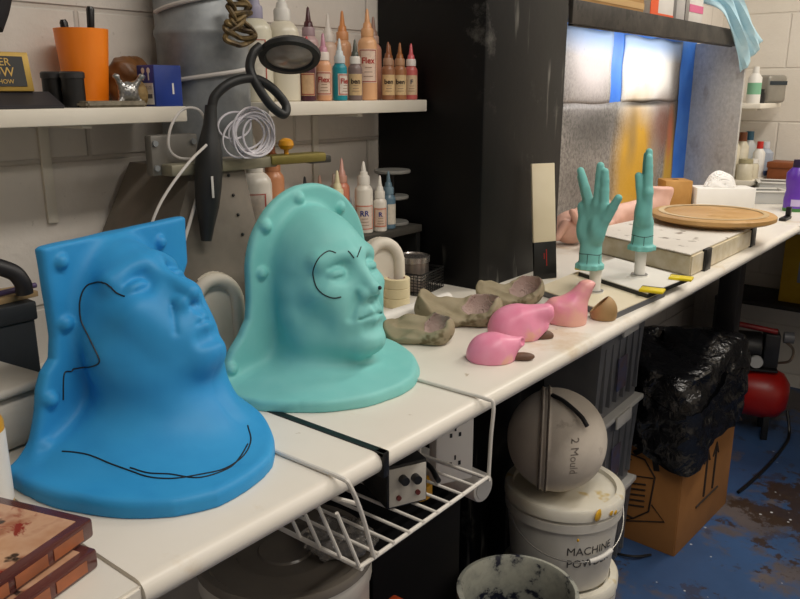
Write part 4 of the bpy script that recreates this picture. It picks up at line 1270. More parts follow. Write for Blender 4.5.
# lower left corner clutter
r = thing('storage_box', 'matt black box behind the blue head cast at the left edge', 'box', (-1.095, 0.42, TOP))
MB().box((-0.075, -0.20, 0), (0.075, 0.060, 0.140), 0.004).build('box', mat('dark_slate', '23262a', '2e3236', 10, rough=0.55), r)
MB().box((-0.078, -0.203, 0.120), (0.078, 0.063, 0.146), 0.003).build('lid', mat('dark_slate', '23262a'), r)
m_slat = mat('pine_slat', 'b59a72', '9c8058', 14, rough=0.65)
for (lbl, y0, x0, a, z) in (('pine slat lying front-most on the black box behind the blue cast', 0.06, 0.055, 6, 0.1465), ('pine slat lying behind the front slat on the black box', 0.065, 0.015, -5, 0.1465), ('short pine slat propped at the back on the black box', 0.05, -0.04, 9, 0.1465)):
    r = thing('pine_batten', lbl, 'slat', (-1.095 + x0, 0.36 + y0, TOP + z), rad(a), 'pine slats on the black box')
    MB().box((-0.012, -0.14, 0), (0.012, 0.075, 0.008), 0.001).build('slat', m_slat, r)
r = thing('air_hose', 'thick black hose end curving in from the left above the pine slats', 'hose', (0, 0, 0))
MB().tube(smooth_path([(-1.06, 0.20, 1.075), (-1.05, 0.33, 1.105), (-1.04, 0.41, 1.108), (-1.025, 0.455, 1.092), (-1.02, 0.468, 1.075), (-1.02, 0.470, 1.058)], 8), 0.011, 14).build('hose', mat('black_hose', '201f22', rough=0.5), r)
r = thing('rod', 'thin purple rod lying across the pine slats', 'rod', (0, 0, 0))
MB().tube([(-1.02, 0.30, 1.0585), (-1.05, 0.50, 1.0592)], 0.0038, 10).build('rod', mat('purple_rod', '5a4a72', rough=0.4), r)
r = thing('plastic_tub', 'white rounded plastic tub behind the blue cast at the left edge', 'tub', (-0.948, 0.375, TOP), rad(8))
MB().box((-0.055, -0.12, 0), (0.055, 0.050, 0.070), 0.020, None, 4).build('tub', mat('off_white_plastic', 'd5d0c6', 'cbc5ba', 6, rough=0.45), r)
MB().box((-0.058, -0.123, 0.0705), (0.058, 0.053, 0.082), 0.005, None, 3).build('lid', mat('off_white_plastic', 'd5d0c6'), r)
r = thing('sauce_bottle', 'white labelled bottle with yellow cap and base at the left edge', 'bottle', (-0.790, 0.291, TOP))
MB().lathe([(0, 0), (0.030, 0), (0.032, 0.003), (0.032, 0.095), (0.027, 0.108), (0.018, 0.114), (0, 0.114)], 32).build('bottle', mat('amber_plastic', 'd8a31c', 'c9941a', 8, rough=0.35), r)
MB().lathe([(0.0325, 0.010), (0.0325, 0.088)], 32).build('label', mat('label_paper', 'e4e1da', 'dad6ce', 12, rough=0.6), r)
b = MB()
vs, fs = text_geo('Titan', 0.013, 0.0002); b.add(wrap(vs, 0.033, rad(-22), 0.062), fs)
vs, fs = text_geo('RELEASE', 0.006, 0.0002); b.add(wrap(vs, 0.033, rad(-22), 0.048), fs)
b.build('lettering', mat('ink_dark', '2a2a3a', rough=0.6), r)
MB().lathe([(0, 0.1145), (0.019, 0.1145), (0.019, 0.135), (0.015, 0.146), (0.006, 0.150), (0, 0.150)], 28).build('cap', mat('yellow_cap', 'e2b21e', rough=0.35), r)

# make-up palettes in clear cases
t = NT('palette_print')
c = t.ramp(t.noise(24.0, 3.0), [(0.35, hx('b98a6a')), (0.55, hx('c9a184')), (0.7, hx('a0664c'))])
f = t.ramp(t.noise(20.0, 5.0, 0.6, dist=0.8), [(0.60, (0, 0, 0, 1)), (0.66, (1, 1, 1, 1))])
c = t.mix(f, c, hx('8a2a22'))
f = t.ramp(t.noise(31.0, 3.0), [(0.66, (0, 0, 0, 1)), (0.70, (1, 1, 1, 1))])
c = t.mix(f, c, hx('3a2a26'))
t.color(c); t.set(rough=0.25)
m_print = t.m
m_case = mat('smoky_case', '6a3a34', '5a2f2c', 10, rough=0.2, trans=0.25)
for k, (lbl, loc, a) in enumerate((('lower make-up palette in a reddish clear case at the lower left corner', (-0.656, 0.213, TOP - 0.0018), 16), ('upper make-up palette with wound pictures on its lid at the lower left corner', (-0.671, 0.220, TOP + 0.0185), 18))):
    r = thing('makeup_palette', lbl, 'palette', loc, rad(a), 'stacked make-up palettes')
    MB().box((-0.075, -0.11, 0), (0.075, 0.085, 0.0195), 0.003).build('case', m_case, r)
    MB().box((-0.066, -0.10, 0.0196), (0.066, 0.073, 0.0202)).build('insert', m_print, r)
    b = MB()
    for q in range(4):
        b.box((0.0752, -0.09 + q * 0.042, 0.004), (0.0757, -0.055 + q * 0.042, 0.015))
    b.build('colour_pans', mat('pan_brown', '8a5236', 'a8603a', 30, rough=0.4), r)

# ================================================================== SPRAY BOOTH BEYOND THE PILLAR
def booth_mat():
    """blue board and sprayed metal; paint patches are real overspray, bar the painted-in glow along the top, placed in the booth's own metres (y, z)"""
    t = NT('sprayed_booth_panel')
    s = t.sep()
    y, z = s[1], s[2]
    n = t.noise(7.0, 5.0)
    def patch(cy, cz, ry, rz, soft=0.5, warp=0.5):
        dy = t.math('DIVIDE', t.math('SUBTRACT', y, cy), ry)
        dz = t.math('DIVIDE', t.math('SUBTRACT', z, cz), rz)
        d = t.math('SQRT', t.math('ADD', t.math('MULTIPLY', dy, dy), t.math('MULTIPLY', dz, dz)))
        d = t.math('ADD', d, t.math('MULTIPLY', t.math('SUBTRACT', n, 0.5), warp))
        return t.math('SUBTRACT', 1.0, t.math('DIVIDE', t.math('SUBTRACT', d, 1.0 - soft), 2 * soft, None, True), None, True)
    sp = t.noise(90.0, 3.0, 0.7)
    c = t.ramp(sp, [(0.35, hx('5f5a55')), (0.62, hx('9a948d'))])
    c = t.mix(t.math('MULTIPLY', patch(2.38, 1.42, 0.18, 0.14), 0.85), c, hx('c9bfbd'))
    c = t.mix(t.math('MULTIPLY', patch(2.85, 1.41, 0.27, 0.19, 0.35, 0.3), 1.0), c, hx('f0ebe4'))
    c = t.mix(t.math('MULTIPLY', patch(2.78, 1.02, 0.17, 0.26, 0.35), 0.95), c, hx('bd8f1c'))
    c = t.mix(t.math('MULTIPLY', patch(3.13, 1.00, 0.06, 0.22, 0.3), 0.9), c, hx('c0951e'))
    c = t.mix(t.math('MULTIPLY', patch(3.02, 1.18, 0.12, 0.10, 0.5), 0.8), c, hx('7c4a38'))
    c = t.mix(t.math('MULTIPLY', patch(3.12, 1.15, 0.028, 0.10, 0.5), 0.7), c, hx('b4604a'))
    c = t.mix(t.math('MULTIPLY', patch(3.20, 1.24, 0.05, 0.16, 0.5), 0.85), c, hx('26211f'))
    c = t.mix(t.math('MULTIPLY', patch(3.13, 1.37, 0.05, 0.12, 0.6), 0.55), c, hx('4a3a2e'))
    c = t.mix(t.math('MULTIPLY', patch(2.42, 1.20, 0.20, 0.07, 0.6), 0.75), c, hx('2f2c2a'))
    c = t.mix(t.math('MULTIPLY', patch(2.35, 1.02, 0.25, 0.12, 0.6), 0.5), c, hx('4f4a45'))
    c = t.mix(t.math('MULTIPLY', patch(2.85, 1.275, 0.24, 0.012, 0.5), 0.9), c, hx('191614'))
    c = t.mix(t.math('MULTIPLY', patch(2.74, 1.17, 0.035, 0.09, 0.6), 0.5), c, hx('5a5248'))
    c = t.mix(t.math('MULTIPLY', patch(2.95, 1.03, 0.06, 0.13, 0.5), 0.6), c, hx('8a8078'))
    c = t.mix(t.ramp(sp, [(0.66, (0, 0, 0, 1)), (0.72, (0.6, 0.6, 0.6, 1))]), c, hx('37332f'))
    c = t.mix(t.math('MULTIPLY', patch(2.75, 1.495, 0.75, 0.055, 0.5, 0.6), 0.85), c, hx('9fc0ee'))  # blue paint below the hood with its bright glow put into the colour
    t.color(c)
    t.set(rough=0.55)
    t.bump(t.noise(60, 4), 0.25, 0.003)
    return t.m
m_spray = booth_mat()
t = NT('booth_blue')
t.color(t.ramp(t.noise(9.0, 4.0), [(0.35, hx('2f6fd0')), (0.7, hx('4a86dc'))]))
t.set(rough=0.5)
m_bblue = t.m
t = NT('mottled_zinc')
vor = t.n('TexVoronoi', Scale=70.0)
t.l(t.tc.outputs['Object'], vor.inputs['Vector'])
c = t.mix(t.noise(60.0, 4.0, 0.7), hx('8b8983'), hx('d6d3cc'))
c = t.mix(t.math('MULTIPLY', t.ramp(t.noise(12.0, 5.0), [(0.58, (0, 0, 0, 1)), (0.68, (1, 1, 1, 1))]), 0.35), c, hx('7d6a58'))
t.color(c); t.set(rough=0.55, metal=0.0, spec=0.4)
m_zinc = t.m
r = thing('spray_booth', 'metal spray booth with blue back board and paint-sprayed panels beyond the black pillar', 'booth', (0, 0, 0))
BX = -1.150
MB().box((BX - 0.012, 1.76, TOP + 0.0005), (BX, 3.36, 1.62)).build('back_board', m_bblue, r)
def sheet(y0, y1, z0, z1, dx=0.006, sag=0.012):
    """thin padded sheet, slightly bowed and puckered at its lower edge"""
    b = MB()
    n_, m_ = 24, 16
    vs = []
    for i in range(n_ + 1):
        for j in range(m_ + 1):
            u, v = i / n_, j / m_
            bow = math.sin(math.pi * u) ** 0.6 * math.sin(math.pi * v) ** 0.5
            p = 0.003 * math.sin(u * 17 + v * 5) * (1 - v)
            vs.append((BX + 0.002 + dx * 0.3 + sag * bow + p * bow, y0 + (y1 - y0) * u + 0.004 * math.sin(v * 9), z0 + (z1 - z0) * v + 0.003 * math.sin(u * 13)))
    fs = [(i * (m_ + 1) + j, (i + 1) * (m_ + 1) + j, (i + 1) * (m_ + 1) + j + 1, i * (m_ + 1) + j + 1) for i in range(n_) for j in range(m_)]
    b.add(vs, fs, True)
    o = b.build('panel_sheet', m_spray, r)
    md = o.modifiers.new('thickness', 'SOLIDIFY'); md.thickness = 0.004; md.offset = -1
    return o
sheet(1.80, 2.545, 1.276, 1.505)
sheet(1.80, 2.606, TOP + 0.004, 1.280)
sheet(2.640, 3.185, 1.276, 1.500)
sheet(2.606, 3.190, TOP + 0.004, 1.280)
# side wing standing out from the wall
WN = [(BX, 3.345), (-0.900, 3.170), (-0.896, 3.176), (BX, 3.353)]
MB().prism(WN, TOP + 0.0005, 1.50).build('side_panel', m_zinc, r)
t = NT('sooty_hood')
c = t.ramp(t.noise(9.0, 6.0, 0.65), [(0.35, hx('23201e')), (0.62, hx('4a453f'))])
c = t.mix(t.ramp(t.noise(22.0, 4.0), [(0.60, (0, 0, 0, 1)), (0.66, (0.7, 0.7, 0.7, 1))]), c, hx('1c1917'))
t.color(c); t.set(rough=0.55, metal=0.2)
b = MB()
b.box((-1.175, 1.80, 1.515), (-0.925, 3.20, 1.531), 0.002)
b.box((-0.93, 1.80, 1.475), (-0.918, 3.20, 1.530), 0.002)
b.box((-0.945, 1.83, 1.472), (-0.932, 3.10, 1.484), 0.001)
b.build('hood', t.m, r)
r = thing('strip_light', 'slim strip light fixed inside the front lip of the spray booth hood', 'light', (0, 0, 0))
MB().box((-0.985, 2.20, 1.492), (-0.948, 3.04, 1.514), 0.002).build('housing', mat('lamp_white', 'e6e6e4', rough=0.4), r)

# boxes on top of the booth
HZ = 1.5315
def carton(name, label, x0, x1, y0, y1, h, m, extra=None, cat='box', group='cartons on top of the spray booth'):
    r = thing(name, label, cat, ((x0 + x1) / 2, (y0 + y1) / 2, HZ), 0, group)
    w, d = (x1 - x0) / 2, (y1 - y0) / 2
    MB().box((-w, -d, 0), (w, d, h), 0.002).build('carton', m, r)
    if extra:
        for nm, (ya, yb, za, zb), mm in extra:
            MB().box((w + 0.0002, -d + 2 * d * ya, h * za), (w + 0.0012, -d + 2 * d * yb, h * zb)).build(nm, mm, r)
    return r
m_card = mat('brown_card', '9c7442', 'b08650', 8, rough=0.75)
m_wcard = mat('white_carton', 'e2ded8', 'd5d0c9', 6, rough=0.6)
carton('carton', 'wide brown cardboard box at the left end of the booth top', -1.12, -0.960, 1.90, 2.325, 0.14, m_card, [('tape', (0.0, 1.0, 0.10, 0.22), mat('tan_tape', 'c09a62', rough=0.4))])
carton('carton', 'white box with an orange stripe on the booth top', -1.10, -0.960, 2.372, 2.56, 0.16, m_wcard, [('stripe', (0.0, 0.32, 0.0, 1.0), mat('orange_print', 'e2551c', rough=0.5)), ('lower_stripe', (0.32, 1.0, 0.02, 0.08), mat('orange_print', 'e2551c'))])
carton('carton', 'grey white box between the orange-striped and pink-labelled ones', -1.10, -0.965, 2.60, 2.685, 0.15, mat('grey_carton', 'bdb9b6', 'adaaa8', 6, rough=0.6), [('edge_line', (0.86, 0.93, 0.0, 1.0), mat('dark_line', '4a4544', rough=0.6))])
carton('carton', 'white box with a pink label band on the booth top', -1.10, -0.960, 2.70, 2.83, 0.13, m_wcard, [('label_band', (0.0, 1.0, 0.28, 0.46), mat('pink_print', 'd86a92', rough=0.5))])
# pale blue cloth hanging off the corner of the hood
b = MB()
n_, m_ = 34, 14
vs = []
path = smooth_path([(-1.00, 2.865, 1.66), (-0.96, 2.88, 1.65), (-0.912, 2.92, 1.625), (-0.893, 2.98, 1.575), (-0.885, 3.06, 1.52), (-0.880, 3.13, 1.475), (-0.878, 3.18, 1.44)], 6)
n_ = len(path) - 1
for i, p in enumerate(path):
    w = 0.125 - 0.030 * math.sin(math.pi * i / n_) + 0.02 * i / n_
    for j in range(m_ + 1):
        v = j / m_ - 0.5
        q = Vector(p) + Vector((0.25, 0.55, 0.75)).normalized() * (v * w)
        fold = 0.012 * math.sin(v * 14 + i * 0.15) + 0.005 * math.sin(v * 31)
        vs.append(q + Vector((0.8, -0.6, 0)) * fold)
fs = [(i * (m_ + 1) + j, (i + 1) * (m_ + 1) + j, (i + 1) * (m_ + 1) + j + 1, i * (m_ + 1) + j + 1) for i in range(n_) for j in range(m_)]
o = b.add(vs, fs, True).build('cloth', mat('pale_blue_cloth', 'bfdde8', 'a9d0e0', 18, rough=0.8))
md = o.modifiers.new('thickness', 'SOLIDIFY'); md.thickness = 0.002
tag(o, 'pale blue disposable cloth hanging over the right corner of the booth hood', 'cloth')

# ------------------------------------------------------------------ shelves and bottles in the far corner
def far_shelf(label, z, y0, y1):
    r = thing('shelf', label, 'shelf', (0, 0, 0))
    MB().box((WALL_X, y0, z - 0.020), (-0.885, y1, z), 0.002).build('board', m_shelfw, r)
    for y in (y0 + 0.12, y1 - 0.12):
        MB().prism([(WALL_X, z - 0.058), (WALL_X + 0.01, z - 0.058), (-0.93, z - 0.03), (-0.93, z - 0.02), (WALL_X, z - 0.02)], y - 0.008, y + 0.008, Matrix(((1, 0, 0, 0), (0, 0, 1, 0), (0, 1, 0, 0), (0, 0, 0, 1)))).build('bracket', m_shelfw, r)
far_shelf('upper far corner shelf with the grey appliance on it', 1.268, 3.38, 3.70)
far_shelf('lower far corner shelf crowded with small bottles', 0.962, 3.38, 3.745)
r = thing('dispenser', 'small silver grey appliance with a dark band on the upper far shelf', 'appliance', (-0.925, 3.625, 1.268), rad(-30))
MB().box((-0.05, -0.052, 0), (0.05, 0.052, 0.112), 0.014, None, 3).build('body', mat('warm_silver', '9a968c', '8a867d', 10, rough=0.35, metal=0.3), r)
MB().box((0.0502, -0.046, 0.072), (0.052, 0.046, 0.088)).build('band', mat('blue_black_band', '1d2a33', rough=0.3), r)
r = thing('jar', 'little black jar beside the silver grey appliance', 'jar', (-0.925, 3.495, 1.268))
MB().lathe([(0, 0), (0.024, 0), (0.024, 0.042), (0, 0.042)], 24).build('body', m_black, r)
MB().lathe([(0, 0.0421), (0.020, 0.0421), (0.020, 0.056), (0, 0.056)], 24).build('lid', m_black, r)
r = thing('squeeze_bottle', 'white bottle with green label beside the wing of the spray booth', 'bottle', (-0.925, 3.415, 1.268))
MB().lathe([(0, 0), (0.026, 0), (0.026, 0.10), (0.012, 0.118), (0, 0.118)], 24).build('body', m_white_pl, r)
MB().lathe([(0, 0.1181), (0.013, 0.1181), (0.011, 0.142), (0, 0.142)], 20).build('cap', m_white_pl, r)
MB().lathe([(0.0263, 0.035), (0.0263, 0.080)], 24).build('label', mat('green_label', '7fb795', rough=0.6), r)
def far_bottle(name, label, x, y, R, h, body, cap, capr=0.6, fill=None, group='bottles on the lower far shelf'):
    r = thing(name, label, 'bottle', (x, y, 0.962), 0, group)
    MB().lathe([(0, 0), (R, 0), (R, h * 0.68), (R * capr * 0.9, h * 0.80), (0, h * 0.80)], 24).build('body', body, r)
    MB().lathe([(0, h * 0.801), (R * capr, h * 0.801), (R * capr * 0.95, h), (0, h)], 20).build('cap', cap, r)
    if fill:
        MB().lathe([(R + 0.0003, 0.002), (R + 0.0003, h * 0.15)], 24).build('base_band', fill, r)
m_jar = mat('cream_glass', 'd9d2bd', 'c9c0a6', 14, rough=0.25)
m_red = mat('red_cap', 'c02a22', rough=0.4)
far_bottle('bottle', 'cream glass bottle with brown cap in the back row of the lower far shelf', -0.99, 3.45, 0.028, 0.185, m_jar, mat('brown_cap', '7a4526', rough=0.4))
far_bottle('bottle', 'second cream glass bottle with brown cap in the back row', -0.985, 3.555, 0.028, 0.185, m_jar, mat('brown_cap', '7a4526'))
far_bottle('bottle', 'third back-row bottle, with a blue cap, on the lower far shelf', -0.985, 3.655, 0.028, 0.185, mat('pale_grey_glass', 'bfc3c2', rough=0.25), mat('blue_cap', '2f5f78', rough=0.4))
far_bottle('jar', 'short cream jar at the near end of the lower far shelf', -0.925, 3.415, 0.032, 0.085, m_jar, mat('olive_lid', 'a39a78', rough=0.4), 0.9)
far_bottle('jar', 'short cream jar second from the near end of the lower far shelf', -0.92, 3.49, 0.028, 0.080, m_jar, m_white_pl, 0.9)
far_bottle('bottle', 'white bottle with tapered red cap on the lower far shelf', -0.918, 3.575, 0.024, 0.148, m_white_pl, m_red, 0.55)
far_bottle('bottle', 'clear bluish bottle with dark blue base at the far end of the lower shelf', -0.918, 3.665, 0.034, 0.142, mat('blue_grey_plastic', 'aab4c2', rough=0.3), mat('pale_cap', 'c9ced4', rough=0.4), 0.5, mat('blue_base', '41557c', rough=0.4))
r = thing('cleaner_bottle', 'purple plastic bottle with dark cap at the right picture edge', 'bottle', (-0.650, 3.065, TOP))
MB().lathe([(0, 0), (0.034, 0), (0.036, 0.004), (0.036, 0.045), (0.031, 0.075), (0.036, 0.105), (0.036, 0.135), (0.020, 0.155), (0, 0.155)], 32).build('body', mat('purple_plastic', '5b2fa0', '6a3cb4', 10, rough=0.3), r)
MB().lathe([(0, 0.1551), (0.019, 0.1551), (0.018, 0.182), (0, 0.182)], 24).build('cap', mat('dark_purple', '24143c', rough=0.4), r)
MB().lathe([(0.0366, 0.050 - 0.03), (0.0366, 0.044)], 10, None, rad(-95), rad(-45)).build('label', mat('pale_lilac', 'c3b4dc', rough=0.6), r)
MB().lathe([(0.0364, 0.0), (0.0364, 0.012)], 32).build('base_band', mat('green_band', '3f7a3a', rough=0.5), r)
r = thing('clamp', 'small black clamp gripping the counter edge in front of the purple bottle', 'clamp', (-0.62, 2.83, TOP))
MB().box((-0.012, -0.04, 0), (0.010, 0.04, 0.010), 0.002).box((-0.008, 0.022, 0.010), (0.008, 0.040, 0.040), 0.002).build('clamp', m_black, r)

# ================================================================== BELOW THE WORKTOP
m_wire = mat('white_wire_rack', 'e2ded6', 'd5d0c7', 10, rough=0.35)
r = thing('wire_shelf', 'white wire basket hooked over the worktop edge', 'basket', (0, 0, 0))
YA, YB, ZB, XF, XB = 0.572, 0.868, 0.782, -0.533, -0.800
def wire(pts, rr=0.0026, nm='wire'):
    MB().tube(pts, rr, 8).build(nm, m_wire, r)
for y, dy in ((YA, 0.045), (YB, 0.0)):
    wire(smooth_path([(-0.78, y, TOP + 0.0029), (-0.60, y, TOP + 0.0029), (-0.545, y, TOP + 0.0029), (XF, y + 0.002, TOP - 0.004), (XF - 0.001, y + dy * 0.5, TOP - 0.05), (XF - 0.003, y + dy, ZB)], 6), 0.0028, 'hook_arm')
for x in (XF - 0.004, XF - 0.034, XF - 0.068, XF - 0.102):
    wire([(x - 0.004, YA - 0.012, TOP - 0.034), (x, YA + 0.020, ZB)], 0.0024, 'end_wire')
wire([(XF - 0.004, YA + 0.020, ZB), (XF - 0.003, YB, ZB + 0.004)], 0.003, 'front_rail')
wire([(XB, YA + 0.020, ZB), (XB, YB, ZB + 0.004)], 0.003, 'back_rail')
wire([(XB, YB, ZB), (XF, YB, ZB)], 0.003, 'end_rail')
wire([(XB, YB, TOP - 0.033), (XB, YB, ZB)], 0.0028, 'back_post')
wire([(-0.66, YB, TOP - 0.033), (-0.66, YB, ZB)], 0.0024, 'end_wire')
wire([(XB, YA + 0.020, ZB), (XF, YA + 0.020, ZB)], 0.003, 'end_rail')
wire([(-0.60, YA + 0.001, TOP - 0.0325), (-0.537, YA + 0.02, TOP - 0.036)], 0.0028, 'brace')
for k in range(9):
    y = YA + 0.05 + k * 0.030
    wire([(XB, y, ZB + 0.004), (XF - 0.001, y, ZB + 0.004)], 0.0022, 'floor_wire')
ZS = ZB + 0.0065
r = thing('power_supply', 'black power box with a pale control plate inside the wire basket', 'power box', (-0.610, 0.745, ZS), rad(-25))
MB().box((-0.05, -0.030, 0), (0.04, 0.030, 0.062), 0.003).build('case', m_black, r)
MB().box((0.0402, -0.027, 0.004), (0.042, 0.027, 0.058), 0.0005).build('control_plate', mat('pale_plate', 'b9b4aa', rough=0.45), r)
for (yy, zz) in ((-0.008, 0.042), (0.010, 0.040)):
    MB().cyl((0.042, yy, zz), 0.006, 0.010, 14, 'x').build('knob', m_black, r)
for (yy, zz) in ((-0.014, 0.016), (0.014, 0.018)):
    MB().cyl((0.042, yy, zz), 0.0035, 0.003, 12, 'x').build('socket', mat('dark_red', '5a1e1a', rough=0.4), r)
r = thing('adapter', 'black plug adapter lying deeper in the wire basket', 'adapter', (-0.750, 0.800, ZS), rad(15))
MB().box((-0.03, -0.035, 0), (0.03, 0.035, 0.045), 0.005).build('case', m_black, r)
tag(MB().tube(smooth_path([(-0.70, 0.66, ZS + 0.006), (-0.74, 0.70, ZS + 0.03), (-0.70, 0.73, ZS + 0.055), (-0.685, 0.76, ZS + 0.02), (-0.67, 0.815, ZS + 0.006), (-0.62, 0.83, ZS + 0.006), (-0.575, 0.80, ZS + 0.006)], 8), 0.004, 8).build('cable', m_black), 'black cable tangled round the power box in the wire basket', 'cable')
r = thing('socket_strip', 'white plug socket strip fixed under the worktop past the end of the wire basket', 'socket strip', (-0.662, 0.955, 0.705), rad(-28))
MB().box((-0.014, -0.034, 0), (0.014, 0.034, 0.1645), 0.004).build('body', mat('socket_white', 'dcd8d0', rough=0.4), r)
for z in (0.03, 0.080, 0.128):
    for yy, w_, h_, dz in ((-0.008, 0.0022, 0.007, 0), (0.008, 0.0022, 0.007, 0), (0.0, 0.0015, 0.008, 0.010)):
        MB().box((0.0141, yy - w_, z + dz), (0.0146, yy + w_, z + dz + h_)).build('socket_hole', m_black, r)
# black cabinet standing under the counter
r = thing('cabinet', 'black cabinet under the worktop behind the wire basket', 'cabinet', (-0.955, 0.975, 0))
m_mel = mat('black_melamine', '08080a', '0c0c0e', 6, rough=0.7, spec=0.2)
MB().box((-0.205, -0.135, 0.03), (0.205, 0.130, 0.617), 0.004).build('carcass', m_mel, r)
MB().box((0.2055, -0.130, 0.05), (0.217, 0.125, 0.33), 0.003).build('door', m_mel, r)
MB().box((0.2055, -0.130, 0.34), (0.217, 0.125, 0.605), 0.003).build('door', m_mel, r)
for x in (-0.18, 0.18):
    for y in (-0.11, 0.10):
        MB().cyl((x, y, 0), 0.015, 0.03, 12).build('foot', m_black, r)
r = thing('tape_roll', 'yellow tape roll lying on the black cabinet near the socket strip', 'tape', (-0.775, 1.005, 0.6175))
MB().lathe([(0.018, 0), (0.032, 0), (0.032, 0.024), (0.018, 0.024), (0.018, 0)], 30).build('tape', mat('yellow_tape', 'e0a51c', rough=0.4), r)
r = thing('spool', 'white plastic spool lying end-on at the cabinet edge beside the wire basket', 'spool', (-0.845, 1.075, 0.6445), rad(-6))
MB().cyl((0, 0, 0), 0.0265, 0.185, 32, 'x', 0.004).build('body', mat('spool_white', 'cfccc6', rough=0.4), r)
MB().lathe([(0, 0), (0.020, 0), (0.020, 0.001), (0, 0.001)], 30, rotM((0.1853, 0, 0), 0, rad(90), 0)).build('end_label', mat('spool_grey', 'b4b3b0', rough=0.5), r)

# tubs and pails
m_pail = mat('white_pail', 'd6d2c8', 'c7c2b6', 7, rough=0.42, c3='a89b82', s3=9, p3=0.66)
m_lid = mat('white_pail_lid', 'e0dccf', 'd2cbb6', 8, rough=0.42, c3='cbb57a', s3=12, p3=0.62)
def pail(label, x, y, z0, R, h, lid=True, group=None):
    r = thing('pail', label, 'pail', (x, y, z0), 0, group)
    R0 = R * 0.86
    MB().lathe([(0, 0), (R0 - 0.004, 0), (R0, 0.004), (R * 0.955, h - 0.055), (R * 0.955, h - 0.052), (R * 1.0, h - 0.050), (R * 1.0, h - 0.030), (R * 0.965, h - 0.028), (R * 0.97, h - 0.004), (R * 0.93, h - 0.004), (R0 - 0.006, 0.006), (0, 0.006)], 48).build('bucket', m_pail, r)
    if lid:
        MB().lathe([(0, h - 0.004), (R * 0.86, h - 0.004), (R * 0.88, h + 0.006), (R * 0.99, h + 0.006), (R * 1.02, h + 0.001), (R * 1.02, h - 0.020), (R * 0.985, h - 0.020), (R * 0.985, h - 0.0035), (0, h - 0.0035)], 48).build('lid', m_lid, r)
    return r
PR = 0.135
low = pail('lower white pail standing on the blue floor under the lettered one', -0.735, 1.525, 0, PR, 0.212, True)
r = pail('white pail with hand-written lettering, carrying the tied plaster ball', -0.735, 1.525, 0.2185, PR, 0.212, True)
ang = rad(-43)
def Rz(z): return PR * (0.86 + 0.095 * z / 0.157) + 0.0008
b = MB()
for s_, z in (('MACHINE', 0.112), ('POWDER', 0.080)):
    vs, fs = text_geo(s_, 0.027, 0.0002)
    b.add(wrap(vs, Rz(z), ang + rad(12), z), fs)
b.build('lettering', mat('marker_grey', '3c3a38', rough=0.6), r)
pts = []
for k in range(25):
    u = k / 24
    a = ang - rad(78) + rad(156) * u
    z = 0.165 - 0.070 * math.sin(math.pi * u) ** 0.7
    pts.append((1.03 * PR * math.cos(a), 1.03 * PR * math.sin(a), z))
MB().tube(pts, 0.0016, 6).build('handle_wire', mat('steel_wire', '8d8a84', rough=0.35, metal=0.7), r)
MB().tube(pts[13:18], 0.0055, 10).build('grip', m_white_pl, r)
b = MB()
for a, z, q in ((ang + 0.22, 0.206, 0.017), (ang + 0.50, 0.200, 0.008), (ang + 0.62, 0.196, 0.007), (ang - 0.1, 0.150, 0.005)):
    b.sphere((PR * 1.021 * math.cos(a), PR * 1.021 * math.sin(a), z), q, 12, sc=(0.25, 1, 0.8) if abs(math.cos(a)) > 0.7 else (0.6, 0.6, 0.8))
b.build('drips', mat('yellow_paint_drip', 'c99a1a', rough=0.4), r)

# tied two-part plaster ball
def ball(p):
    x, y, z = p
    d = ell(p, (0, 0, 0.112), (0.122, 0.112, 0.115))
    d = np.minimum(d, np.maximum(d - 0.004, np.abs(y + 0.030) - 0.010))
    d = np.maximum(d, -(np.maximum(np.abs(y + 0.030) - 0.0015, -(d + 0.004))))
    return np.maximum(d + 0.0012 * wob(p, 40, 2), -z)
r = thing('plaster_ball', 'large tied two-part plaster ball mould resting on the lettered white pail', 'mould', (-0.748, 1.500, 0.4385), rad(-62))
r.rotation_euler = (0, rad(0), rad(-62))
t = NT('plaster_grey')
c = t.ramp(t.noise(6.0, 5.0), [(0.3, hx('beb3a4')), (0.7, hx('d8cec0'))])
c = t.mix(t.math('MULTIPLY', t.ramp(t.noise(14.0, 6.0, 0.7), [(0.60, (0, 0, 0, 1)), (0.7, (1, 1, 1, 1))]), 0.5), c, hx('7d6a58'))
t.color(c); t.set(rough=0.8); t.bump(t.noise(40, 5), 0.15, 0.003)
o = sculpt('mould_halves', t.m, ball, (-0.13, -0.12, 0), (0.13, 0.12, 0.23), 0.0035, r)
tr = bvh(o)
for off in (-0.036, -0.022):
    pts = []
    for k in range(60):
        a = 2 * math.pi * k / 60
        h = tr.ray_cast(Vector((math.cos(a) * 0.3, off, 0.112 + math.sin(a) * 0.3)), Vector((-math.cos(a), 0, -math.sin(a))))
        if h[0]: pts.append(h[0] + h[1] * 0.001)
    MB().tube(pts, 0.0022, 6, closed=True).build('cord', mat('dirty_cord', '5a5047', rough=0.8), r)
MB().tube(smooth_path([(0.02, -0.015, 0.226), (0.05, 0.01, 0.225), (0.075, 0.045, 0.205), (0.09, 0.060, 0.188)], 6), 0.005, 8).build('strap_end', mat('black_strap', '17161a', rough=0.7), r)
b = MB()
vs, fs = text_geo('2 Mould', 0.024, 0.0002)
for p in vs:
    q = Vector((0.3, 0.030 + p.y * 0.15 + p.x * 0.28, 0.115 + p.x * -0.85 + 0.3 * p.y))
    q = Vector((0.3, 0.035 + p.y, 0.125 - p.x))
    h = tr.ray_cast(q, Vector((-1, 0, 0)))
    b.v.append(tuple(h[0] + h[1] * 0.0006) if h[0] else tuple(q))
b.f = [tuple(f) for f in fs]; b.s = [False] * len(fs)
b.build('lettering', mat('pencil_grey', '948b82', rough=0.7), r)

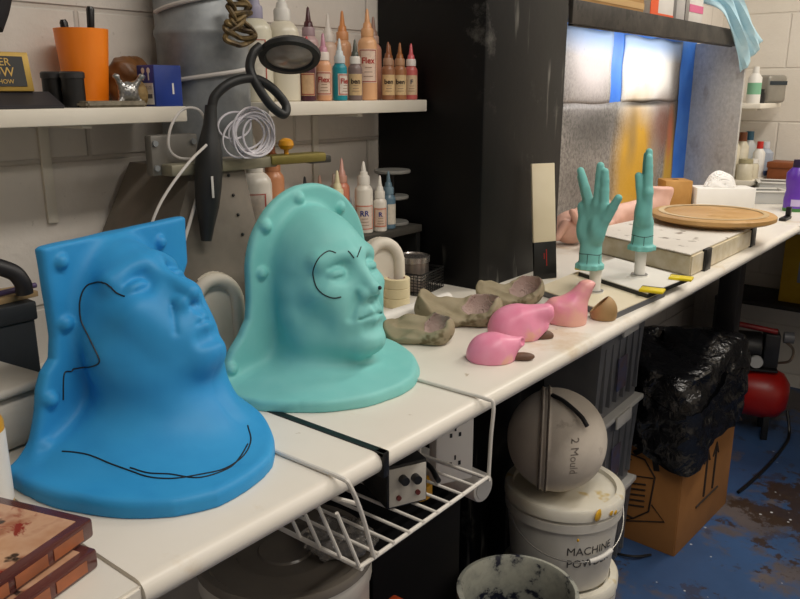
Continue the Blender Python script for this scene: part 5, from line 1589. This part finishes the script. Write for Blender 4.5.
# blue-black paint pail, open and smeared
r = thing('paint_bucket', 'dark open paint bucket with grey smeared rim in front of the white pails', 'bucket', (-0.620, 1.118, 0))
t = NT('smeared_rim')
t.color(t.ramp(t.noise(22.0, 5.0, 0.65), [(0.38, hx('171a2c')), (0.44, hx('8f9188')), (0.60, hx('a3a498'))]))
t.set(rough=0.5)
R, H = 0.111, 0.425
MB().lathe([(0, 0), (R * 0.88, 0), (R * 0.98, H - 0.03), (R * 0.98, H - 0.002), (R * 0.96, H - 0.002)], 48).build('bucket', mat('dark_bucket', '1d1f2b', '2a2d3a', 9, rough=0.5), r)
b = MB().lathe([(R * 0.985, H - 0.025), (R * 1.01, H - 0.022), (R * 1.015, H), (R * 0.95, H + 0.001), (R * 0.90, H - 0.008), (R * 0.88, H - 0.06), (R * 0.86, H - 0.125)], 48)
b.build('rim', t.m, r)
MB().lathe([(0, H - 0.118), (R * 0.868, H - 0.112)], 48).build('paint', mat('navy_paint', '14162c', '1d2038', 14, rough=0.25), r)

# tall tub under the blue head, with a smoky lid and a clear bag on it
r = thing('lidded_tub', 'tall white tub with a smoky grey lid under the worktop below the blue head', 'tub', (-0.735, 0.655, 0))
R = 0.122
MB().lathe([(0, 0), (R * 0.9, 0), (R * 0.97, 0.655), (R, 0.66), (R, 0.688), (0, 0.688)], 48).build('tub', m_pail, r)
MB().lathe([(0, 0.694), (R * 0.30, 0.697), (R * 0.32, 0.694), (R * 0.55, 0.694), (R * 0.57, 0.698), (R * 0.88, 0.696), (R * 0.92, 0.7005), (R * 1.0, 0.7005), (R * 1.02, 0.695), (R * 1.02, 0.6885), (0, 0.6885)], 56).build('lid', mat('smoky_lid', '6f685f', '7d766c', 6, rough=0.25, spec=0.6), r)
def bag(p):
    x, y, z = p
    d = ell(p, (0, 0, 0.016), (0.050, 0.038, 0.024)) + 0.006 * wob(p, 140, 2) + 0.004 * wob(p, 260, 4)
    return np.maximum(d, -z)
r = thing('plastic_bag', 'crumpled clear plastic bag lying on the smoky tub lid', 'bag', (-0.672, 0.700, 0.7012), rad(40))
sculpt('bag', mat('clear_film', 'b5b2ae', rough=0.12, trans=0.75), bag, (-0.06, -0.05, 0), (0.06, 0.05, 0.05), 0.002, r)
r = thing('toolbox', 'orange plastic toolbox standing low between the tub and the black cabinet', 'toolbox', (-0.62, 0.86 - 0.045, 0))
MB().box((-0.06, -0.035, 0), (0.06, 0.015, 0.55), 0.004).build('body', mat('orange_red_plastic', 'b8461c', 'a63c16', 8, rough=0.5), r)
MB().box((-0.02, -0.015, 0.5505), (0.02, -0.005, 0.566), 0.003).build('handle', mat('orange_red_plastic', 'b8461c'), r)

# translucent storage boxes
t = NT('milky_storage')
t.color(t.ramp(t.noise(5.0, 4.0), [(0.4, hx('5c5e63')), (0.6, hx('77787b'))]))
t.set(rough=0.3, trans=0.25)
m_milk = t.m
m_mrim = mat('milky_rim', 'b9b8b4', rough=0.4)
BXS = [('lowest translucent storage box of the stack behind the plaster ball', 0.0), ('middle translucent storage box of the stack behind the plaster ball', 0.2515), ('top translucent storage box of the stack, just under the worktop', 0.503)]
for lbl, z in BXS:
    r = thing('storage_crate', lbl, 'storage box', (-0.925, 1.850, z), rad(2), 'stacked translucent storage boxes')
    b = MB()
    vs = []
    for (zz, k) in ((0, 0.93), (0.235, 1.0)):
        vs += [(-0.19 * k, -0.15 * k, zz), (0.175 * k, -0.15 * k, zz), (0.175 * k, 0.15 * k, zz), (-0.19 * k, 0.15 * k, zz)]
    b.add(vs, [(3, 2, 1, 0), (4, 5, 6, 7), (0, 1, 5, 4), (1, 2, 6, 5), (2, 3, 7, 6), (3, 0, 4, 7)])
    for k in range(6):
        yy = -0.115 + k * 0.046
        b.box((0.164, yy - 0.004, 0.03), (0.1755, yy + 0.004, 0.20))
    b.build('box', m_milk, r)
    MB().box((-0.198, -0.158, 0.2352), (0.185, 0.158, 0.2510), 0.004).build('lid', m_mrim, r)
    MB().box((0.1855, -0.05, 0.215), (0.193, 0.05, 0.249), 0.003).build('catch', m_mrim, r)
    MB().box((0.1738, -0.03, 0.06), (0.1760, 0.03, 0.15)).build('contents', mat('blue_label', '34456e', '4a3a3a', 20, rough=0.6), r)

# cardboard box with a bin bag
r = thing('cardboard_box', 'brown cardboard box on the blue floor with a black bin bag over its top', 'box', (-0.812, 2.285, 0), rad(-3))
m_cbox = mat('corrugated', '8f5f2c', 'a06c36', 5, rough=0.8)
W2, D2, HB = 0.185, 0.205, 0.405
b = MB()
b.box((-W2, -D2, 0), (W2, D2, 0.004))
for s_ in (-1, 1):
    b.box((s_ * W2 - 0.003, -D2, 0), (s_ * W2 + 0.003, D2, HB), 0.001)
    b.box((-W2, s_ * D2 - 0.003, 0), (W2, s_ * D2 + 0.003, HB), 0.001)
b.build('carton', m_cbox, r)
m_ink = mat('carton_ink', '2a1c10', rough=0.8)
b = MB()                                                     # carton-in-outline mark on the near side
def stroke(pts, w=0.0022, face='near'):
    if face == 'near': P3 = [(x, -D2 - 0.0034, z) for x, z in pts]
    else: P3 = [(W2 + 0.0034, y, z) for y, z in pts]
    b.tube(P3, w, 6)
MX = 0.055
def nstroke(p, w=0.0022): stroke([(x + MX, z) for x, z in p], w)
nstroke([(-0.11, 0.13), (-0.12, 0.24), (-0.085, 0.285), (0.02, 0.275), (0.055, 0.23), (0.045, 0.115), (0.0, 0.075), (-0.075, 0.085), (-0.11, 0.13)], 0.003)
nstroke([(-0.10, 0.235), (-0.045, 0.205), (0.050, 0.225)]); nstroke([(-0.045, 0.205), (-0.04, 0.10)])
nstroke([(-0.02, 0.262), (-0.075, 0.240)])
for k in range(5): nstroke([(-0.022 + 0.0 * k, 0.185 - k * 0.018), (0.030, 0.197 - k * 0.018)], 0.0028)
nstroke([(0.052, 0.14), (0.095, 0.10), (-0.03, 0.055), (0.0, 0.075)])
b.build('printed_mark', m_ink, r)
b = MB()                                                     # this-way-up arrows on the aisle side
for y0 in (-0.02, 0.05):
    stroke([(y0, 0.12), (y0, 0.27)], 0.0045, 'side'); stroke([(y0 - 0.022, 0.235), (y0, 0.275), (y0 + 0.022, 0.235)], 0.0035, 'side')
stroke([(-0.075, 0.105), (0.10, 0.105)], 0.004, 'side')
stroke([(0.0, 0.30), (0.015, 0.345), (0.04, 0.35), (0.05, 0.315)], 0.003, 'side')
b.build('arrow_marks', m_ink, r)
MB().box((-0.009, -D2 - 0.0045, -0.035), (0.009, -D2 - 0.003, 0.045), 0, rotM((0.105, 0, 0.285), 0, rad(-14), 0)).build('tape', m_black, r)
MB().box((-0.008, -D2 - 0.0045, -0.025), (0.008, -D2 - 0.003, 0.03), 0, rotM((0.06, 0, 0.300), 0, rad(50), 0)).build('tape', m_black, r)
def binbag():
    b = MB()
    n_, m_ = 120, 56
    vs = []
    for j in range(m_ + 1):
        v = j / m_
        for i in range(n_):
            a = 2 * math.pi * i / n_
            c, s = math.cos(a), math.sin(a)
            e = 12.0 if v < 0.6 else 12.0 - 9.0 * (v - 0.6) / 0.4
            k = (abs(c) ** e + abs(s) ** e) ** (-1 / e)
            x, y = k * c, k * s
            if v < 0.55:                                     # skirt hanging outside the carton
                u = v / 0.55
                z = HB - 0.100 + 0.03 * math.sin(3 * a + 1) + 0.045 * max(0, math.sin(a * 1.0 - 2.2)) + u * (0.185)
                sc = 1.075 + 0.025 * math.sin(7 * a) * (1 - u)
            else:
                u = (v - 0.55) / 0.45
                z = HB + 0.06 + 0.13 * math.sin(u * math.pi / 2) + 0.02 * math.sin(2 * a)
                sc = 1.075 - 0.20 * u - 0.85 * max(0, u - 0.55) / 0.45
            p = Vector((x * (W2 + 0.012) * sc, y * (D2 + 0.012) * sc, z))
            q = p * 9
            d = 0.022 * mnoise.turbulence(q, 3, True) - 0.008 + 0.010 * mnoise.noise(p * 26) 
            nrm = Vector((x, y, 0.0 if v < 0.6 else 0.6)).normalized()
            p += nrm * (d + 0.006)
            vs.append(p)
    fs = [(j * n_ + i, j * n_ + (i + 1) % n_, (j + 1) * n_ + (i + 1) % n_, (j + 1) * n_ + i) for j in range(m_) for i in range(n_)]
    b.add(vs, fs, True)
    return b
t = NT('bin_bag_film')
t.color(hx('08080a')); t.set(rough=0.22, spec=0.6)
bb_ = t.bump(t.noise(22.0, 3.0, 0.5, dist=1.2), 0.55, 0.02)
t.bump(t.noise(70.0, 2.0), 0.25, 0.004, prev=bb_)
r2 = thing('bin_bag', 'glossy crumpled black bin bag lining the cardboard box', 'bin bag', (-0.812, 2.285, 0), rad(-3))
o = binbag().build('bag', t.m, r2)

# black leg of the worktop and things behind it
b = MB().box((-0.740, 2.580, 0), (-0.677, 2.643, TOP - 0.0305), 0.003)
tag(b.build('steel_post', mat('black_steel', '0c0b0c', '121012', 8, rough=0.45)), 'black square post holding up the worktop beside the compressor', 'post')

# red air compressor
r = thing('compressor', 'small red air compressor with black motor on the floor beyond the cardboard box', 'compressor', (-0.745, 3.10, 0), rad(20))
m_redt = mat('red_tank', 'a8160f', '8f120c', 6, rough=0.35)
MB().lathe([(0, -0.16), (0.05, -0.155), (0.085, -0.13), (0.10, -0.09), (0.10, 0.09), (0.085, 0.13), (0.05, 0.155), (0, 0.16)], 36, rotM((0, 0.02, 0.175), rad(90), 0, rad(75))).build('tank', m_redt, r)
for (x, y) in ((-0.08, -0.05), (-0.08, 0.08), (0.08, -0.05), (0.08, 0.08)):
    MB().box((x - 0.012, y - 0.012, 0), (x + 0.012, y + 0.012, 0.105), 0.003).build('foot', m_black, r)
MB().box((-0.10, -0.055, 0.2755), (0.10, 0.095, 0.285), 0.002).build('mount_plate', m_black, r)
MB().cyl((-0.09, 0.02, 0.35), 0.062, 0.13, 28, 'x', 0.008).build('motor', m_black, r)
MB().box((0.045, -0.03, 0.2855), (0.10, 0.07, 0.42), 0.006).build('pump', mat('pump_grey', '2c2c2e', '3a3a3c', 10, rough=0.4, metal=0.5), r)
MB().cyl((0.02, -0.062, 0.315), 0.024, 0.014, 22, 'y').build('gauge', mat('gauge_face', 'b9b9b5', rough=0.3), r)
MB().cyl((0.115, 0.02, 0.40), 0.022, 0.035, 20, 'x').build('air_filter', mat('filter_grey', '6a6a6c', rough=0.4), r)
MB().tube(smooth_path([(0.10, 0.0, 0.30), (0.14, -0.02, 0.32), (0.15, 0.0, 0.36), (0.12, 0.02, 0.385)], 6), 0.005, 8).build('air_pipe', mat('copper', '8a7a6a', rough=0.3, metal=0.8), r)
MB().tube([(-0.10, -0.02, 0.455), (0.085, -0.02, 0.43)], 0.011, 12).build('handle', mat('dark_red_handle', '7c120e', rough=0.4), r)
MB().tube([(-0.10, -0.02, 0.455), (-0.10, 0.0, 0.285)], 0.007, 8).build('handle_post', m_black, r)
b = MB()
vs, fs = text_geo('AIRLINE', 0.026, 0.0004, 0.0006)
TM = rotM((0, 0.02, 0.175), 0, 0, 0)
for p in vs:
    a = rad(-62) + 0
    al = -p.y / 0.101
    b.v.append((0.02 + p.x * 0.97, 0.02 - 0.1012 * math.cos(al + 0.05) - 0.0 + p.x * 0.0, 0.165 + p.y))
b.f = [tuple(f) for f in fs]; b.s = [False] * len(fs)
b.build('lettering', mat('decal_white', 'cfcfcc', rough=0.5), r)
tag(MB().tube(smooth_path([(-0.60, 3.18, 0.10), (-0.575, 3.14, 0.02), (-0.57, 3.03, 0.007), (-0.575, 2.83, 0.007), (-0.59, 2.65, 0.007), (-0.60, 2.57, 0.007)], 8), 0.006, 8).build('power_cable', m_black), 'black cable trailing over the blue floor from the compressor', 'cable')
tag(MB().tube(smooth_path([(-0.69, 2.03, 0.004), (-0.72, 1.98, 0.012), (-0.78, 1.97, 0.006), (-0.84, 1.99, 0.006)], 6), 0.004, 8).build('loose_wire', m_black), 'short black wire on the floor before the cardboard box', 'wire')

# boxes stored under the far counter
for (x, y, w, d, h, m_, lbl) in ((-0.60, 3.62, 0.16, 0.10, 0.30, mat('yellow_carton', 'c9a11e', 'b8901a', 6, rough=0.6), 'yellow carton deep under the far corner counter'),
                             (-0.30, 3.63, 0.12, 0.09, 0.26, mat('white_carton', 'e2ded8'), 'white carton deep under the far corner counter')):
    r = thing('stored_carton', lbl, 'box', (x, y, 0.45), 0, 'cartons under the far counter')
    MB().box((-w, -d, 0), (w, d, h), 0.003).build('carton', m_, r)
    MB().box((-w * 0.6, -d - 0.001, h * 0.3), (w * 0.3, -d - 0.0002, h * 0.6)).build('label', mat('carton_label', '8a8f98', rough=0.6), r)
r = thing('low_shelf', 'dark shelf holding cartons under the far corner counter', 'shelf', (0, 0, 0))
MB().box((-1.0, 3.45, 0.43), (0.6, 3.749, 0.449), 0.002).build('board', mat('dark_board', '2b2724', rough=0.6), r)
for x in (-0.99, 0.58):
    MB().box((x - 0.01, 3.46, 0), (x + 0.01, 3.745, 0.43)).build('support', mat('dark_board', '2b2724'), r)

# ceiling fittings that carry the tube lamps; the two aisle ones are added fill
for k, ((lx, ly), pw) in enumerate(LAMPS):
    r = thing('ceiling_light', ('fluorescent ceiling fitting over the head casts', 'fluorescent ceiling fitting over the spray booth counter', 'added fill light fitting near the aisle in front', 'added fill light fitting near the far aisle')[k], 'light', (lx, ly, CEIL), 0, 'ceiling fittings')
    MB().box((-0.13, -0.75, -0.035), (0.13, 0.75, 0.0499), 0.004).build('housing', mat('lamp_white', 'e6e6e4'), r)
    for q in (-0.06, 0.06):
        MB().cyl((q, -0.72, -0.055), 0.013, 1.44, 14, 'y').build('tube', mat('tube_glass', 'f0f0ee', rough=0.3), r)
